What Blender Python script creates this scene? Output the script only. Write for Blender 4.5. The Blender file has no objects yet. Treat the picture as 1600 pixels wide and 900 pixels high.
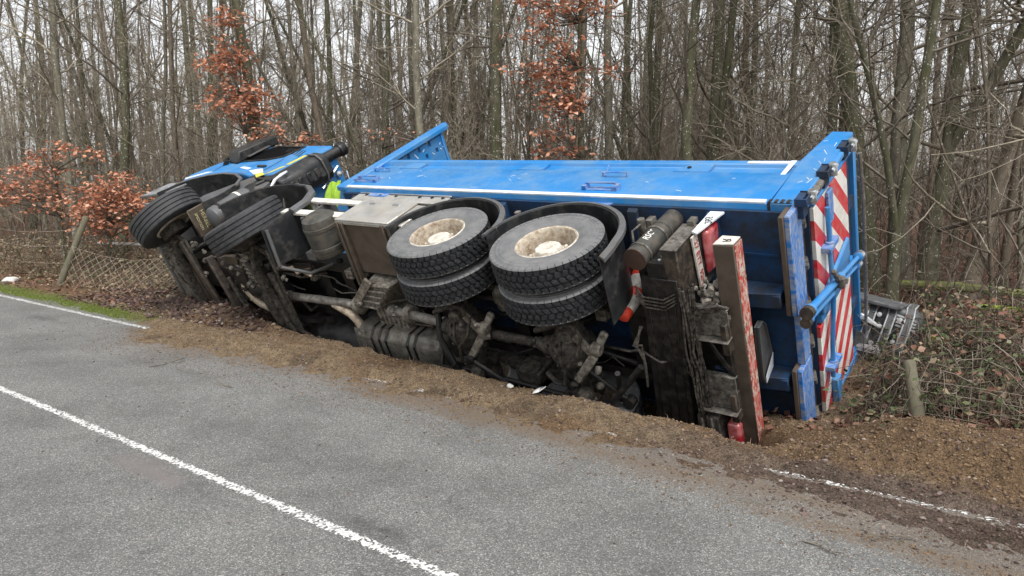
import bpy, bmesh, math, random
import numpy as np
from mathutils import Matrix, Vector

scene = bpy.context.scene
col = scene.collection
rad = math.radians

# ------------------------------------------------------------------ camera
cam_data = bpy.data.cameras.new("camera")
cam_data.sensor_width = 36.0
cam_data.lens = 25.872
cam_data.clip_start = 0.05
cam_data.clip_end = 1200.0
cam = bpy.data.objects.new("camera", cam_data)
cam.location = (0, 0, 2.0)
cam.rotation_euler = (rad(90 - 7.8), 0, 0)
col.objects.link(cam)
scene.camera = cam

# ------------------------------------------------------------------ sky, sun
SUN_EL, SUN_ROT = rad(58), rad(165)
world = bpy.data.worlds.new("World")
scene.world = world
world.use_nodes = True
wn = world.node_tree
bg = wn.nodes["Background"]
sky = wn.nodes.new("ShaderNodeTexSky")
sky.sky_type = 'NISHITA'
sky.sun_disc = False
sky.sun_elevation = SUN_EL
sky.sun_rotation = SUN_ROT
sky.air_density = 1.0
sky.dust_density = 2.0
sky.ozone_density = 1.0
hsv = wn.nodes.new("ShaderNodeHueSaturation")       # overcast: the cloud layer takes the blue out
hsv.inputs["Saturation"].default_value = 0.12
wn.links.new(sky.outputs[0], hsv.inputs["Color"])
wn.links.new(hsv.outputs[0], bg.inputs[0])
bg.inputs[1].default_value = 0.15

sun_data = bpy.data.lights.new("sun", 'SUN')
sun_data.energy = 1.5
sun_data.angle = rad(28)
sun_data.color = (1.0, 0.965, 0.92)
sun = bpy.data.objects.new("sun", sun_data)
# direction towards the sun: rotation measured from +Y, clockwise seen from above
sd = Vector((math.sin(SUN_ROT) * math.cos(SUN_EL), math.cos(SUN_ROT) * math.cos(SUN_EL), math.sin(SUN_EL)))
sun.rotation_euler = sd.to_track_quat('Z', 'Y').to_euler()
sun.location = (0, 0, 30)
col.objects.link(sun)

scene.view_settings.view_transform = 'Standard'
scene.view_settings.look = 'None'
scene.view_settings.gamma = 1.0
scene.view_settings.exposure = 0.72
scene.cycles.max_bounces = 6
scene.cycles.diffuse_bounces = 3
scene.cycles.transparent_max_bounces = 12

# ------------------------------------------------------------------ helpers
def put(o, parent=None):
    col.objects.link(o)
    if parent is not None:
        o.parent = parent
    return o

def tag(o, label=None, cat=None, group=None, kind=None):
    if label: o["label"] = label
    if cat: o["category"] = cat
    if group: o["group"] = group
    if kind: o["kind"] = kind
    return o

def empty(name, loc=(0, 0, 0), rot=(0, 0, 0)):
    o = bpy.data.objects.new(name, None)
    o.empty_display_size = 0.2
    o.location = loc
    o.rotation_euler = rot
    col.objects.link(o)
    return o

def link_copy(o, parent=None):
    c = o.copy()
    col.objects.link(c)
    c.parent = parent
    for ch in list(o.children):
        link_copy(ch, c)
    return c

class MB:
    """collects shapes; build() links them as one mesh object"""
    def __init__(self):
        self.v = []; self.f = []; self.m = []
    def add(self, vs, fs, mi=0):
        b = len(self.v)
        self.v.extend([tuple(map(float, p)) for p in vs])
        for f in fs:
            self.f.append([i + b for i in f]); self.m.append(mi)
    def box(self, x0, x1, y0, y1, z0, z1, mi=0):
        self.add([(x0,y0,z0),(x1,y0,z0),(x1,y1,z0),(x0,y1,z0),(x0,y0,z1),(x1,y0,z1),(x1,y1,z1),(x0,y1,z1)],
                 [(0,3,2,1),(4,5,6,7),(0,1,5,4),(1,2,6,5),(2,3,7,6),(3,0,4,7)], mi)
    def hexa(self, bottom, top, mi=0):
        self.add(list(bottom) + list(top), [(0,3,2,1),(4,5,6,7),(0,1,5,4),(1,2,6,5),(2,3,7,6),(3,0,4,7)], mi)
    def beam(self, p0, p1, w, h, up=(0, 0, 1), mi=0):
        p0, p1 = Vector(p0), Vector(p1)
        d = (p1 - p0).normalized(); u = Vector(up)
        s = d.cross(u)
        if s.length < 1e-4: s = d.cross(Vector((1, 0, 0)))
        s.normalize(); u = s.cross(d)
        a = s * w / 2; b = u * h / 2
        self.hexa([p0-a-b, p0+a-b, p0+a+b, p0-a+b], [p1-a-b, p1+a-b, p1+a+b, p1-a+b], mi)
    def tube(self, pts, r, n=8, mi=0, caps=True):
        pts = [Vector(p) for p in pts]
        k = len(pts)
        rs = [r] * k if not hasattr(r, '__len__') else list(r)
        t = (pts[1] - pts[0]).normalized()
        a = t.orthogonal().normalized(); rings = []
        vs = []
        for i, p in enumerate(pts):
            if i == 0: t = pts[1] - pts[0]
            elif i == k - 1: t = pts[-1] - pts[-2]
            else: t = (pts[i+1] - pts[i]).normalized() + (pts[i] - pts[i-1]).normalized()
            t = t.normalized() if t.length > 1e-9 else Vector((0,0,1))
            a = a - t * a.dot(t)
            a = a.normalized() if a.length > 1e-6 else t.orthogonal().normalized()
            b = t.cross(a)
            for j in range(n):
                th = 2 * math.pi * j / n
                vs.append(p + (a * math.cos(th) + b * math.sin(th)) * rs[i])
        fs = []
        for i in range(k - 1):
            for j in range(n):
                j2 = (j + 1) % n
                fs.append((i*n+j, i*n+j2, (i+1)*n+j2, (i+1)*n+j))
        if caps:
            fs.append(tuple(range(n-1, -1, -1))); fs.append(tuple((k-1)*n + j for j in range(n)))
        self.add(vs, fs, mi)
    def lathe(self, prof, origin=(0,0,0), axis='y', n=32, mi=0, closed=False, skip=None, arc=None):
        """prof: (radius, height along axis)"""
        O = Vector(origin); A = {'x': Vector((1,0,0)), 'y': Vector((0,1,0)), 'z': Vector((0,0,1))}[axis] if isinstance(axis, str) else Vector(axis).normalized()
        a = A.orthogonal().normalized() if not isinstance(axis, str) else {'x': Vector((0,1,0)), 'y': Vector((0,0,1)), 'z': Vector((1,0,0))}[axis]
        b = A.cross(a)
        k = len(prof); vs = []
        mis = mi if hasattr(mi, '__len__') else [mi] * k
        for (r, h) in prof:
            for j in range(n):
                th = 2 * math.pi * j / n
                vs.append(O + A * h + (a * math.cos(th) + b * math.sin(th)) * r)
        base = len(self.v)
        self.v.extend([tuple(p) for p in vs])
        for i in range(k if closed else k - 1):
            i2 = (i + 1) % k
            for j in range(n):
                if skip and skip(i, j): continue
                j2 = (j + 1) % n
                self.f.append([base+i*n+j, base+i*n+j2, base+i2*n+j2, base+i2*n+j]); self.m.append(mis[i])
    def prism(self, poly, axis, h0, h1, mi=0):
        """poly: 2d outline in the two other axes, in x,y,z order"""
        def P(a, b, h):
            return {'x': (h, a, b), 'y': (a, h, b), 'z': (a, b, h)}[axis]
        n = len(poly)
        vs = [P(a, b, h0) for a, b in poly] + [P(a, b, h1) for a, b in poly]
        fs = [tuple(range(n-1, -1, -1)), tuple(range(n, 2*n))]
        for i in range(n):
            j = (i + 1) % n
            fs.append((i, j, n + j, n + i))
        self.add(vs, fs, mi)
    def strip(self, path, axis, h0, h1, t, mi=0):
        """open path in a plane, swept along axis from h0 to h1 with thickness t (a bent sheet)"""
        pts = [Vector((a, b, 0)) for a, b in path]
        off = []
        for i in range(len(pts)):
            d = (pts[min(i+1, len(pts)-1)] - pts[max(i-1, 0)]).normalized()
            off.append(Vector((-d.y, d.x, 0)) * t)
        q = [p + o for p, o in zip(pts, off)]
        poly = [(p.x, p.y) for p in pts] + [(p.x, p.y) for p in reversed(q)]
        n = len(pts)
        def P(a, b, h):
            return {'x': (h, a, b), 'y': (a, h, b), 'z': (a, b, h)}[axis]
        vs = [P(p.x, p.y, h0) for p in pts] + [P(p.x, p.y, h0) for p in q] + [P(p.x, p.y, h1) for p in pts] + [P(p.x, p.y, h1) for p in q]
        fs = []
        for i in range(n - 1):
            fs += [(i, i+1, 2*n+i+1, 2*n+i), (n+i+1, n+i, 3*n+i, 3*n+i+1), (i+1, i, n+i, n+i+1), (2*n+i, 2*n+i+1, 3*n+i+1, 3*n+i)]
        fs += [(0, 2*n, 3*n, n), (n-1, 2*n-1, 4*n-1, 3*n-1)]
        self.add(vs, fs, mi)
    def build(self, name, mats, parent=None, bevel=0, smooth=True, ang=35, jitter=0, seg=1):
        me = bpy.data.meshes.new(name)
        me.from_pydata(self.v, [], self.f)
        if not isinstance(mats, (list, tuple)): mats = [mats]
        for m in mats: me.materials.append(m)
        me.polygons.foreach_set("material_index", self.m)
        bm = bmesh.new(); bm.from_mesh(me)
        bmesh.ops.recalc_face_normals(bm, faces=bm.faces[:])
        bm.to_mesh(me); bm.free()
        if smooth:
            me.polygons.foreach_set("use_smooth", [True] * len(me.polygons))
            me.set_sharp_from_angle(angle=rad(ang))
        o = bpy.data.objects.new(name, me)
        put(o, parent)
        if bevel:
            b = o.modifiers.new("bevel", 'BEVEL'); b.width = bevel; b.segments = seg; b.limit_method = 'ANGLE'; b.angle_limit = rad(40)
        return o

class Soup:
    """big loose piles of faces, gathered with numpy"""
    def __init__(self):
        self.v = []; self.f = {3: [], 4: []}; self.c = []; self.n = 0; self.mi = {3: [], 4: []}
    def add(self, v, f, mi=0):
        v = np.asarray(v, dtype=np.float32); f = np.asarray(f, dtype=np.int64)
        self.v.append(v); self.f[f.shape[1]].append(f + self.n); self.mi[f.shape[1]].append(np.full(len(f), mi)); self.n += len(v)
    def mesh(self, name, mats, smooth=False):
        V = np.concatenate(self.v) if self.v else np.zeros((0, 3), np.float32)
        loops, starts, mi = [], [], []
        cur = 0
        for k in (3, 4):
            if self.f[k]:
                F = np.concatenate(self.f[k]); M = np.concatenate(self.mi[k])
                loops.append(F.ravel()); starts.append(cur + np.arange(len(F)) * k); cur += F.size; mi.append(M)
        L = np.concatenate(loops); S = np.concatenate(starts); MI = np.concatenate(mi)
        me = bpy.data.meshes.new(name)
        me.vertices.add(len(V)); me.vertices.foreach_set("co", V.ravel())
        me.loops.add(len(L)); me.loops.foreach_set("vertex_index", L.astype(np.int32))
        me.polygons.add(len(S)); me.polygons.foreach_set("loop_start", S.astype(np.int32))
        me.update(calc_edges=True)
        for m in (mats if isinstance(mats, (list, tuple)) else [mats]): me.materials.append(m)
        me.polygons.foreach_set("material_index", MI.astype(np.int32))
        if smooth: me.polygons.foreach_set("use_smooth", [True] * len(S))
        me.validate()
        return me
    def build(self, name, mats, parent=None, smooth=False):
        return put(bpy.data.objects.new(name, self.mesh(name, mats, smooth)), parent)

def vnoise(x, y, seed=0):
    xi = np.floor(x).astype(np.int64); yi = np.floor(y).astype(np.int64)
    fx = x - xi; fy = y - yi
    fx = fx * fx * (3 - 2 * fx); fy = fy * fy * (3 - 2 * fy)
    def h(a, b):
        n = (a * 374761393 + b * 668265263 + seed * 1274126177) & 0xffffffff
        n = ((n ^ (n >> 13)) * 1274126177) & 0xffffffff
        return ((n ^ (n >> 16)) & 0xffff) / 65535.0
    return (h(xi, yi) * (1-fx) + h(xi+1, yi) * fx) * (1-fy) + (h(xi, yi+1) * (1-fx) + h(xi+1, yi+1) * fx) * fy
def fbm(x, y, seed=0, oct=4):
    s = 0; a = 0.5; t = 0
    for o in range(oct):
        s = s + a * vnoise(x * 2**o, y * 2**o, seed + o); t += a; a *= 0.5
    return s / t * 2 - 1

# ------------------------------------------------------------------ materials
MATS = {}
def nt_new(name):
    m = bpy.data.materials.new(name); m.use_nodes = True
    nt = m.node_tree; b = nt.nodes["Principled BSDF"]
    return m, nt, b
def ramp(nt, fac, stops):
    r = nt.nodes.new("ShaderNodeValToRGB")
    el = r.color_ramp.elements
    while len(el) < len(stops): el.new(0.5)
    for e, (p, c) in zip(el, stops):
        e.position = p; e.color = (*c, 1) if len(c) == 3 else c
    nt.links.new(fac, r.inputs[0]); return r.outputs[0]
def noise(nt, scale, detail=4, rough=0.55, vec=None, dim=None):
    n = nt.nodes.new("ShaderNodeTexNoise")
    n.inputs["Scale"].default_value = scale; n.inputs["Detail"].default_value = detail; n.inputs["Roughness"].default_value = rough
    if vec is not None: nt.links.new(vec, n.inputs["Vector"])
    return n.outputs["Fac"]
def objco(nt, scale=None):
    t = nt.nodes.new("ShaderNodeTexCoord"); o = t.outputs["Object"]
    if scale:
        mp = nt.nodes.new("ShaderNodeMapping"); mp.inputs["Scale"].default_value = scale
        nt.links.new(o, mp.inputs[0]); return mp.outputs[0]
    return o
def mix(nt, fac, a, b):
    m = nt.nodes.new("ShaderNodeMix"); m.data_type = 'RGBA'
    for s, v in ((m.inputs[0], fac), (m.inputs[6], a), (m.inputs[7], b)):
        if isinstance(v, (int, float)): s.default_value = v
        elif isinstance(v, tuple): s.default_value = (*v, 1)
        else: nt.links.new(v, s)
    return m.outputs[2]
def math_n(nt, op, a, b=None, clamp=False):
    m = nt.nodes.new("ShaderNodeMath"); m.operation = op; m.use_clamp = clamp
    for s, v in ((m.inputs[0], a), (m.inputs[1], b)):
        if v is None: continue
        if isinstance(v, (int, float)): s.default_value = v
        else: nt.links.new(v, s)
    return m.outputs[0]
def bump(nt, b, h, strength=0.3, dist=0.01):
    n = nt.nodes.new("ShaderNodeBump"); n.inputs["Strength"].default_value = strength; n.inputs["Distance"].default_value = dist
    nt.links.new(h, n.inputs["Height"]); nt.links.new(n.outputs[0], b.inputs["Normal"])
def pbr(name, base, rough=0.5, metal=0.0, dirt=None, amount=0.45, scale=5.0, var=0.25, bmp=0.0, bscale=60, spec=None, coat=0, speck=None, stretch=None):
    """paint, plastic or metal with blotchy grime of its own colour"""
    m, nt, b = nt_new(name)
    v = objco(nt, stretch)
    n1 = noise(nt, scale, 6, 0.6, v)
    dk = tuple(c * (1 - var) for c in base); lt = tuple(min(1, c * (1 + var)) for c in base)
    c = ramp(nt, n1, [(0.3, dk), (0.7, lt)])
    if dirt:
        n2 = noise(nt, scale * 1.7, 8, 0.7, v)
        f = ramp(nt, n2, [(max(0, 0.62 - amount * 0.5), (0,0,0)), (min(1, 0.82 - amount * 0.35), (1,1,1))])
        c = mix(nt, f, c, dirt)
        r = nt.nodes.new("ShaderNodeMapRange"); nt.links.new(f, r.inputs[0])
        r.inputs[3].default_value = rough; r.inputs[4].default_value = 0.85
        nt.links.new(r.outputs[0], b.inputs["Roughness"])
    else:
        b.inputs["Roughness"].default_value = rough
    if speck:
        n3 = noise(nt, 38, 3, 0.6, v)
        f3 = ramp(nt, n3, [(0.66, (0,0,0)), (0.70, (1,1,1))])
        c = mix(nt, f3, c, speck)
    nt.links.new(c, b.inputs["Base Color"])
    b.inputs["Metallic"].default_value = metal
    if spec is not None: b.inputs["Specular IOR Level"].default_value = spec
    if coat: b.inputs["Coat Weight"].default_value = coat; b.inputs["Coat Roughness"].default_value = 0.12
    if bmp: bump(nt, b, noise(nt, bscale, 4, 0.6, v), bmp, 0.004)
    MATS[name] = m
    return m

MUD = (0.115, 0.085, 0.06)
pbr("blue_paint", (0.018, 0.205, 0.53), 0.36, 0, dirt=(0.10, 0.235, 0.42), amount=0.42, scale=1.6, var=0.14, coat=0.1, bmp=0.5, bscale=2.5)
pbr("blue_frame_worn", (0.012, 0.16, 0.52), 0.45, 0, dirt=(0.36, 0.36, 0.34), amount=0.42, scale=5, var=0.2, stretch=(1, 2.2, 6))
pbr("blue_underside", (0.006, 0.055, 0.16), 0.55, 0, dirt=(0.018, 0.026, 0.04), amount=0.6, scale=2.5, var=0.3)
pbr("grime_steel", (0.030, 0.025, 0.021), 0.55, 0.2, dirt=MUD, amount=0.38, scale=6, bmp=0.3)
pbr("black_steel", (0.009, 0.0088, 0.009), 0.45, 0.1, dirt=(0.040, 0.033, 0.027), amount=0.33, scale=7, bmp=0.2)
pbr("cast_iron", (0.115, 0.101, 0.083), 0.6, 0.2, dirt=(0.014, 0.012, 0.011), amount=0.58, scale=9, bmp=0.5, bscale=35)
pbr("cast_alloy", (0.33, 0.305, 0.26), 0.55, 0.3, dirt=(0.07, 0.058, 0.046), amount=0.5, scale=11, bmp=0.3)
pbr("pipe_tan", (0.46, 0.385, 0.29), 0.5, 0.2, dirt=(0.15, 0.105, 0.07), amount=0.34, scale=7)
pbr("shaft_grey", (0.30, 0.285, 0.26), 0.5, 0.3, dirt=(0.09, 0.075, 0.06), amount=0.45, scale=6)
pbr("black_plastic", (0.012, 0.0125, 0.0135), 0.45, 0, dirt=(0.06, 0.056, 0.05), amount=0.33, scale=4)
pbr("fender_plastic", (0.020, 0.0215, 0.023), 0.40, 0, dirt=(0.07, 0.066, 0.06), amount=0.28, scale=3.5)
pbr("grey_plastic", (0.10, 0.105, 0.112), 0.5, 0, dirt=(0.10, 0.085, 0.07), amount=0.35, scale=4)
pbr("rubber_side", (0.125, 0.128, 0.132), 0.8, 0, dirt=(0.19, 0.19, 0.187), amount=0.45, scale=5, var=0.12, bmp=0.08)
pbr("rim_inner", (0.52, 0.46, 0.37), 0.6, 0.1, dirt=(0.20, 0.13, 0.08), amount=0.42, scale=9)
pbr("silencer_grey", (0.20, 0.19, 0.165), 0.5, 0.3, dirt=(0.08, 0.068, 0.053), amount=0.45, scale=5)
pbr("rubber_tread", (0.014, 0.0155, 0.018), 0.6, 0, dirt=(0.045, 0.048, 0.052), amount=0.36, scale=12, bmp=0.2)
pbr("rubber_worn", (0.024, 0.0255, 0.028), 0.6, 0, dirt=(0.062, 0.064, 0.067), amount=0.45, scale=9, bmp=0.1)
pbr("rim_paint", (0.66, 0.63, 0.56), 0.5, 0.0, dirt=(0.26, 0.19, 0.12), amount=0.36, scale=9)
pbr("alu", (0.52, 0.51, 0.48), 0.42, 0.55, dirt=(0.40, 0.37, 0.32), amount=0.4, scale=4)
pbr("alu_rail", (0.74, 0.72, 0.66), 0.5, 0.1, dirt=(0.45, 0.40, 0.33), amount=0.25, scale=5)
pbr("brown_panel", (0.085, 0.066, 0.050), 0.6, 0.2, dirt=(0.13, 0.10, 0.075), amount=0.4, scale=4)
pbr("tank_green", (0.060, 0.061, 0.056), 0.45, 0.2, dirt=(0.13, 0.11, 0.085), amount=0.4, scale=5)
pbr("rust_disc", (0.075, 0.038, 0.026), 0.7, 0, dirt=(0.05, 0.03, 0.022), amount=0.4, scale=10)
pbr("white_trim_and_glare", (0.70, 0.73, 0.76), 0.4, 0, dirt=(0.50, 0.56, 0.62), amount=0.2, scale=5)  # white parts, also the glare painted on rail and cab side
pbr("chrome_bar", (0.6, 0.62, 0.64), 0.25, 0.9, dirt=(0.3, 0.29, 0.27), amount=0.25, scale=6)
pbr("yellow_tape", (0.68, 0.60, 0.06), 0.4, 0, dirt=(0.45, 0.42, 0.2), amount=0.25, scale=9)
pbr("lettering_white", (0.75, 0.75, 0.72), 0.6)
pbr("lettering_gold", (0.62, 0.56, 0.33), 0.5)
pbr("lettering_black", (0.02, 0.02, 0.02), 0.6)
pbr("lettering_red", (0.42, 0.05, 0.05), 0.6)
pbr("number_strip", (0.70, 0.66, 0.60), 0.5, 0, dirt=(0.42, 0.36, 0.3), amount=0.35, scale=9)
pbr("hi_vis", (0.24, 0.40, 0.02), 0.7, 0, var=0.2, scale=12)
pbr("cone_red", (0.72, 0.06, 0.03), 0.5, 0, dirt=(0.35, 0.08, 0.05), amount=0.25, scale=12)
pbr("cone_white", (0.68, 0.66, 0.62), 0.5, 0, dirt=(0.36, 0.33, 0.29), amount=0.4, scale=12)
pbr("paper", (0.8, 0.79, 0.76), 0.8)
pbr("cable_black", (0.014, 0.0135, 0.013), 0.4, 0, dirt=(0.13, 0.11, 0.09), amount=0.42, scale=14)
pbr("galv_bracket", (0.24, 0.225, 0.20), 0.5, 0.4, dirt=(0.06, 0.05, 0.04), amount=0.55, scale=10)
pbr("crusted_mud", (0.30, 0.27, 0.235), 0.95, 0, dirt=(0.12, 0.10, 0.08), amount=0.5, scale=14, bmp=0.6)
pbr("wreck_plastic", (0.115, 0.12, 0.125), 0.4, 0.1, dirt=(0.05, 0.05, 0.05), amount=0.45, scale=6)
pbr("wreck_bright", (0.55, 0.56, 0.56), 0.4, 0.4, dirt=(0.2, 0.2, 0.2), amount=0.3, scale=10)

pbr("bumper_grey", (0.26, 0.27, 0.285), 0.5, 0, dirt=(0.14, 0.13, 0.12), amount=0.4, scale=5)
m, nt, b = nt_new("dark_interior"); b.inputs["Base Color"].default_value = (0.004, 0.0045, 0.005, 1); b.inputs["Roughness"].default_value = 0.6
b.inputs["Specular IOR Level"].default_value = 0.06; MATS["dark_interior"] = m  # near-black, dull: the unlit cab interior put into a colour
m, nt, b = nt_new("lamp_red")
b.inputs["Base Color"].default_value = (0.5, 0.02, 0.03, 1); b.inputs["Roughness"].default_value = 0.12; b.inputs["Coat Weight"].default_value = 1
n1 = noise(nt, 7, 3, 0.5, objco(nt)); nt.links.new(ramp(nt, n1, [(0.4, (0.42, 0.02, 0.03)), (0.62, (0.62, 0.2, 0.2))]), b.inputs["Base Color"]); MATS["lamp_red"] = m

# hazard print on the tailgate: red and white chevrons meeting on the middle line
def hazard(name, period, kz, ky, worn=(0.74, 0.71, 0.66), wear=0.2, mirror=True):
    m, nt, b = nt_new(name)
    sep = nt.nodes.new("ShaderNodeSeparateXYZ"); nt.links.new(objco(nt), sep.inputs[0])
    y = math_n(nt, 'ABSOLUTE', sep.outputs[1]) if mirror else sep.outputs[1]
    t = math_n(nt, 'ADD', math_n(nt, 'MULTIPLY', sep.outputs[2], kz), math_n(nt, 'MULTIPLY', y, ky))
    fr = math_n(nt, 'FRACT', math_n(nt, 'ADD', math_n(nt, 'DIVIDE', t, period), 50.0))
    st = math_n(nt, 'GREATER_THAN', fr, 0.5)
    c = mix(nt, st, (0.74, 0.72, 0.67), (0.56, 0.022, 0.03))
    n2 = noise(nt, 9, 8, 0.7, objco(nt))
    f = ramp(nt, n2, [(0.66 - wear, (0,0,0)), (0.9 - wear, (1,1,1))])
    f = math_n(nt, 'MULTIPLY', f, 0.55)
    c = mix(nt, f, c, worn)
    nt.links.new(c, b.inputs["Base Color"]); b.inputs["Roughness"].default_value = 0.42
    MATS[name] = m
hazard("hazard_print", 0.36, 1.0, 0.95, worn=(0.36, 0.29, 0.24), wear=0.2)
m, nt, b = nt_new("bar_print")      # red marker tape worn down to its pale backing
v = objco(nt)
n1 = ramp(nt, noise(nt, 26, 7, 0.75, objco(nt, (1, 0.6, 1.6))), [(0.46, (0,)*3), (0.53, (1,)*3)])
sp_ = nt.nodes.new("ShaderNodeSeparateXYZ"); nt.links.new(v, sp_.inputs[0])
wide = ramp(nt, noise(nt, 2.6, 3, 0.6, v), [(0.36, (0.2,)*3), (0.55, (1,)*3)])
c = mix(nt, math_n(nt, 'MULTIPLY', n1, wide), (0.48, 0.05, 0.035), (0.60, 0.53, 0.45))
c = mix(nt, ramp(nt, noise(nt, 13, 6, 0.7, v), [(0.52, (0,)*3), (0.66, (0.8,)*3)]), c, (0.16, 0.085, 0.06))
nt.links.new(c, b.inputs["Base Color"]); b.inputs["Roughness"].default_value = 0.55; MATS["bar_print"] = m
# ================================================================== SETTING
# s runs along the road (away to the left), n across it (towards the forest)
def sn2w(s, n):
    return -0.8 * s + 0.6 * n, 0.6 * s + 0.8 * n
def sstep(a, b, x):
    t = np.clip((x - a) / (b - a), 0, 1); return t * t * (3 - 2 * t)
def spill_edge(s):          # where the spilled soil starts on the asphalt
    base = np.interp(s, [-6, 0.3, 1.2, 3.0, 6.3, 8.2, 9.7, 10.3, 11.5], [4.25, 4.40, 4.55, 4.80, 4.74, 4.55, 4.40, 4.95, 5.32])
    return base + 0.10 * fbm(s * 2.3, s * 0 + 3.1, 5, 3)
def crest(s):
    return np.interp(s, [1.8, 3.0, 4.4, 6.0, 7.0, 8.5], [5.46, 5.56, 5.64, 5.82, 6.02, 6.08])
def height(s, n, detail=True):
    s = np.asarray(s, float); n = np.asarray(n, float)
    s, n = np.broadcast_arrays(s, n)
    nA = [-400, -30, -4, -1.2, -0.5, -0.35, 4.3, 5.2, 5.6, 6.2, 6.8, 8, 10, 14, 30, 60, 420]
    zA = [-0.3, -0.3, -0.25, -0.1, -0.03, -0.05, -0.034, -0.008, 0.02, 0.06, 0.10, 0.20, 0.32, 0.38, 0.45, 0.5, 0.5]
    z_a = np.interp(n, nA, zA)
    nC = [5.0, 5.30, 5.44, 5.62, 5.85, 6.15, 6.6, 7.1, 8.6, 10, 14]
    zC = [-0.02, 0.01, 0.10, 0.25, 0.33, 0.26, 0.10, 0.06, 0.20, 0.32, 0.38]
    nD = [5.0, 5.30, 5.44, 5.62, 5.90, 6.30, 6.80, 7.25, 7.9, 8.6, 10, 14]
    zD = [-0.02, 0.02, 0.02, -0.07, -0.09, -0.10, -0.14, -0.20, 0.0, 0.22, 0.32, 0.38]
    cd = sstep(0.55, 1.65, s)
    wob = 0.10 * fbm(s * 1.1, s * 0 + 7.7, 12, 3)
    z_c = np.where(n < 5.0, z_a, np.where(n > 14, z_a, np.interp(n - wob, nC, zC) * (1 - cd) + np.interp(n - wob * 0.5, nD, zD) * cd))
    d = n - (crest(s) + 0.05 * fbm(s * 3, s * 0, 31, 3))
    z_b = np.where(d < 0, np.where(n > 5.2, 0.03 + 0.02 * np.clip((n - 5.2) * 2, 0, 1), z_a),
                   np.interp(d, [0, 0.08, 0.22, 0.45, 0.9], [0.05, -0.06, -0.42, -0.92, -1.0]))
    z_b2 = np.interp(n, [6.5, 7.25, 8.6, 10, 14], [-0.98, -0.45, 0.20, 0.32, 0.38])
    z_b = np.where(n > 6.5, np.maximum(z_b2, np.where(d < 0.9, z_b, -1.0)), z_b)
    z_b = np.where(n > 14, z_a, z_b)
    sh = 0.45 * sstep(6.1, 6.9, n)
    wb = sstep(1.66 + sh, 2.10 + sh, s) * (1 - sstep(8.7, 9.7, s))
    wc = 1 - sstep(1.66 + sh, 2.10 + sh, s)
    wa = np.clip(1 - wb - wc, 0, 1)
    z = z_a * wa + z_b * wb + z_c * wc
    # loose heaps pushed up by the front of the lorry
    for (s0, n0, a, rs, rn) in ((11.4, 6.45, 0.20, 0.9, 0.4), (9.9, 6.2, 0.17, 0.8, 0.35), (12.6, 6.5, 0.10, 0.9, 0.4), (8.8, 6.05, 0.05, 0.8, 0.3)):
        z = z + a * np.exp(-((s - s0) / rs) ** 2 - ((n - n0) / rn) ** 2)
    # spilled soil lying over the asphalt and the verge
    e = n - spill_edge(s)
    th = np.clip(e / 0.55, -1, 1)
    on = sstep(11.2, 10.2, s) * (n > 3) * (n < 6.2)
    lay = (0.037 * np.clip(th * 0.9 + 0.1 + 0.55 * fbm(s * 6, n * 9, 3, 4), 0, 1.2)) * on
    lay = lay * (1 - 1.02 * sstep(2.0, 1.5, s) * sstep(-0.4, 0.1, s) * np.exp(-((n - 5.135) / 0.08) ** 2))
    z = np.where((n > 3) & (n < 5.4), z + lay, z)
    z = np.where((n >= 5.4) & (n < 6.4), z + lay * (1 - sstep(5.4, 6.2, n)), z)
    if detail:
        soil = np.maximum(on * sstep(4.4, 5.4, n), sstep(5.22, 5.5, n)) * (1 - 0.7 * sstep(2.0, 1.6, s) * sstep(-0.4, 0.1, s) * np.exp(-((n - 5.13) / 0.075) ** 2)) * (1 - sstep(9, 12, n)) * sstep(24, 13, s)
        z = z + soil * (0.040 * fbm(s * 4.2, n * 4.2, 40, 5) + 0.016 * fbm(s * 19, n * 19, 41, 3))
        mound = (1 - sstep(1.7, 2.4, s)) * sstep(5.25, 5.5, n) * (1 - sstep(6.5, 7.2, n))
        z = z + mound * (0.10 * fbm(s * 2.6, n * 4.1, 50, 4) + 0.06 * np.abs(fbm(s * 9, n * 9, 51, 3)))
        z = z + sstep(8.5, 13, n) * 0.16 * fbm(s * 0.35, n * 0.35, 60, 3)
    return z

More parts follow.
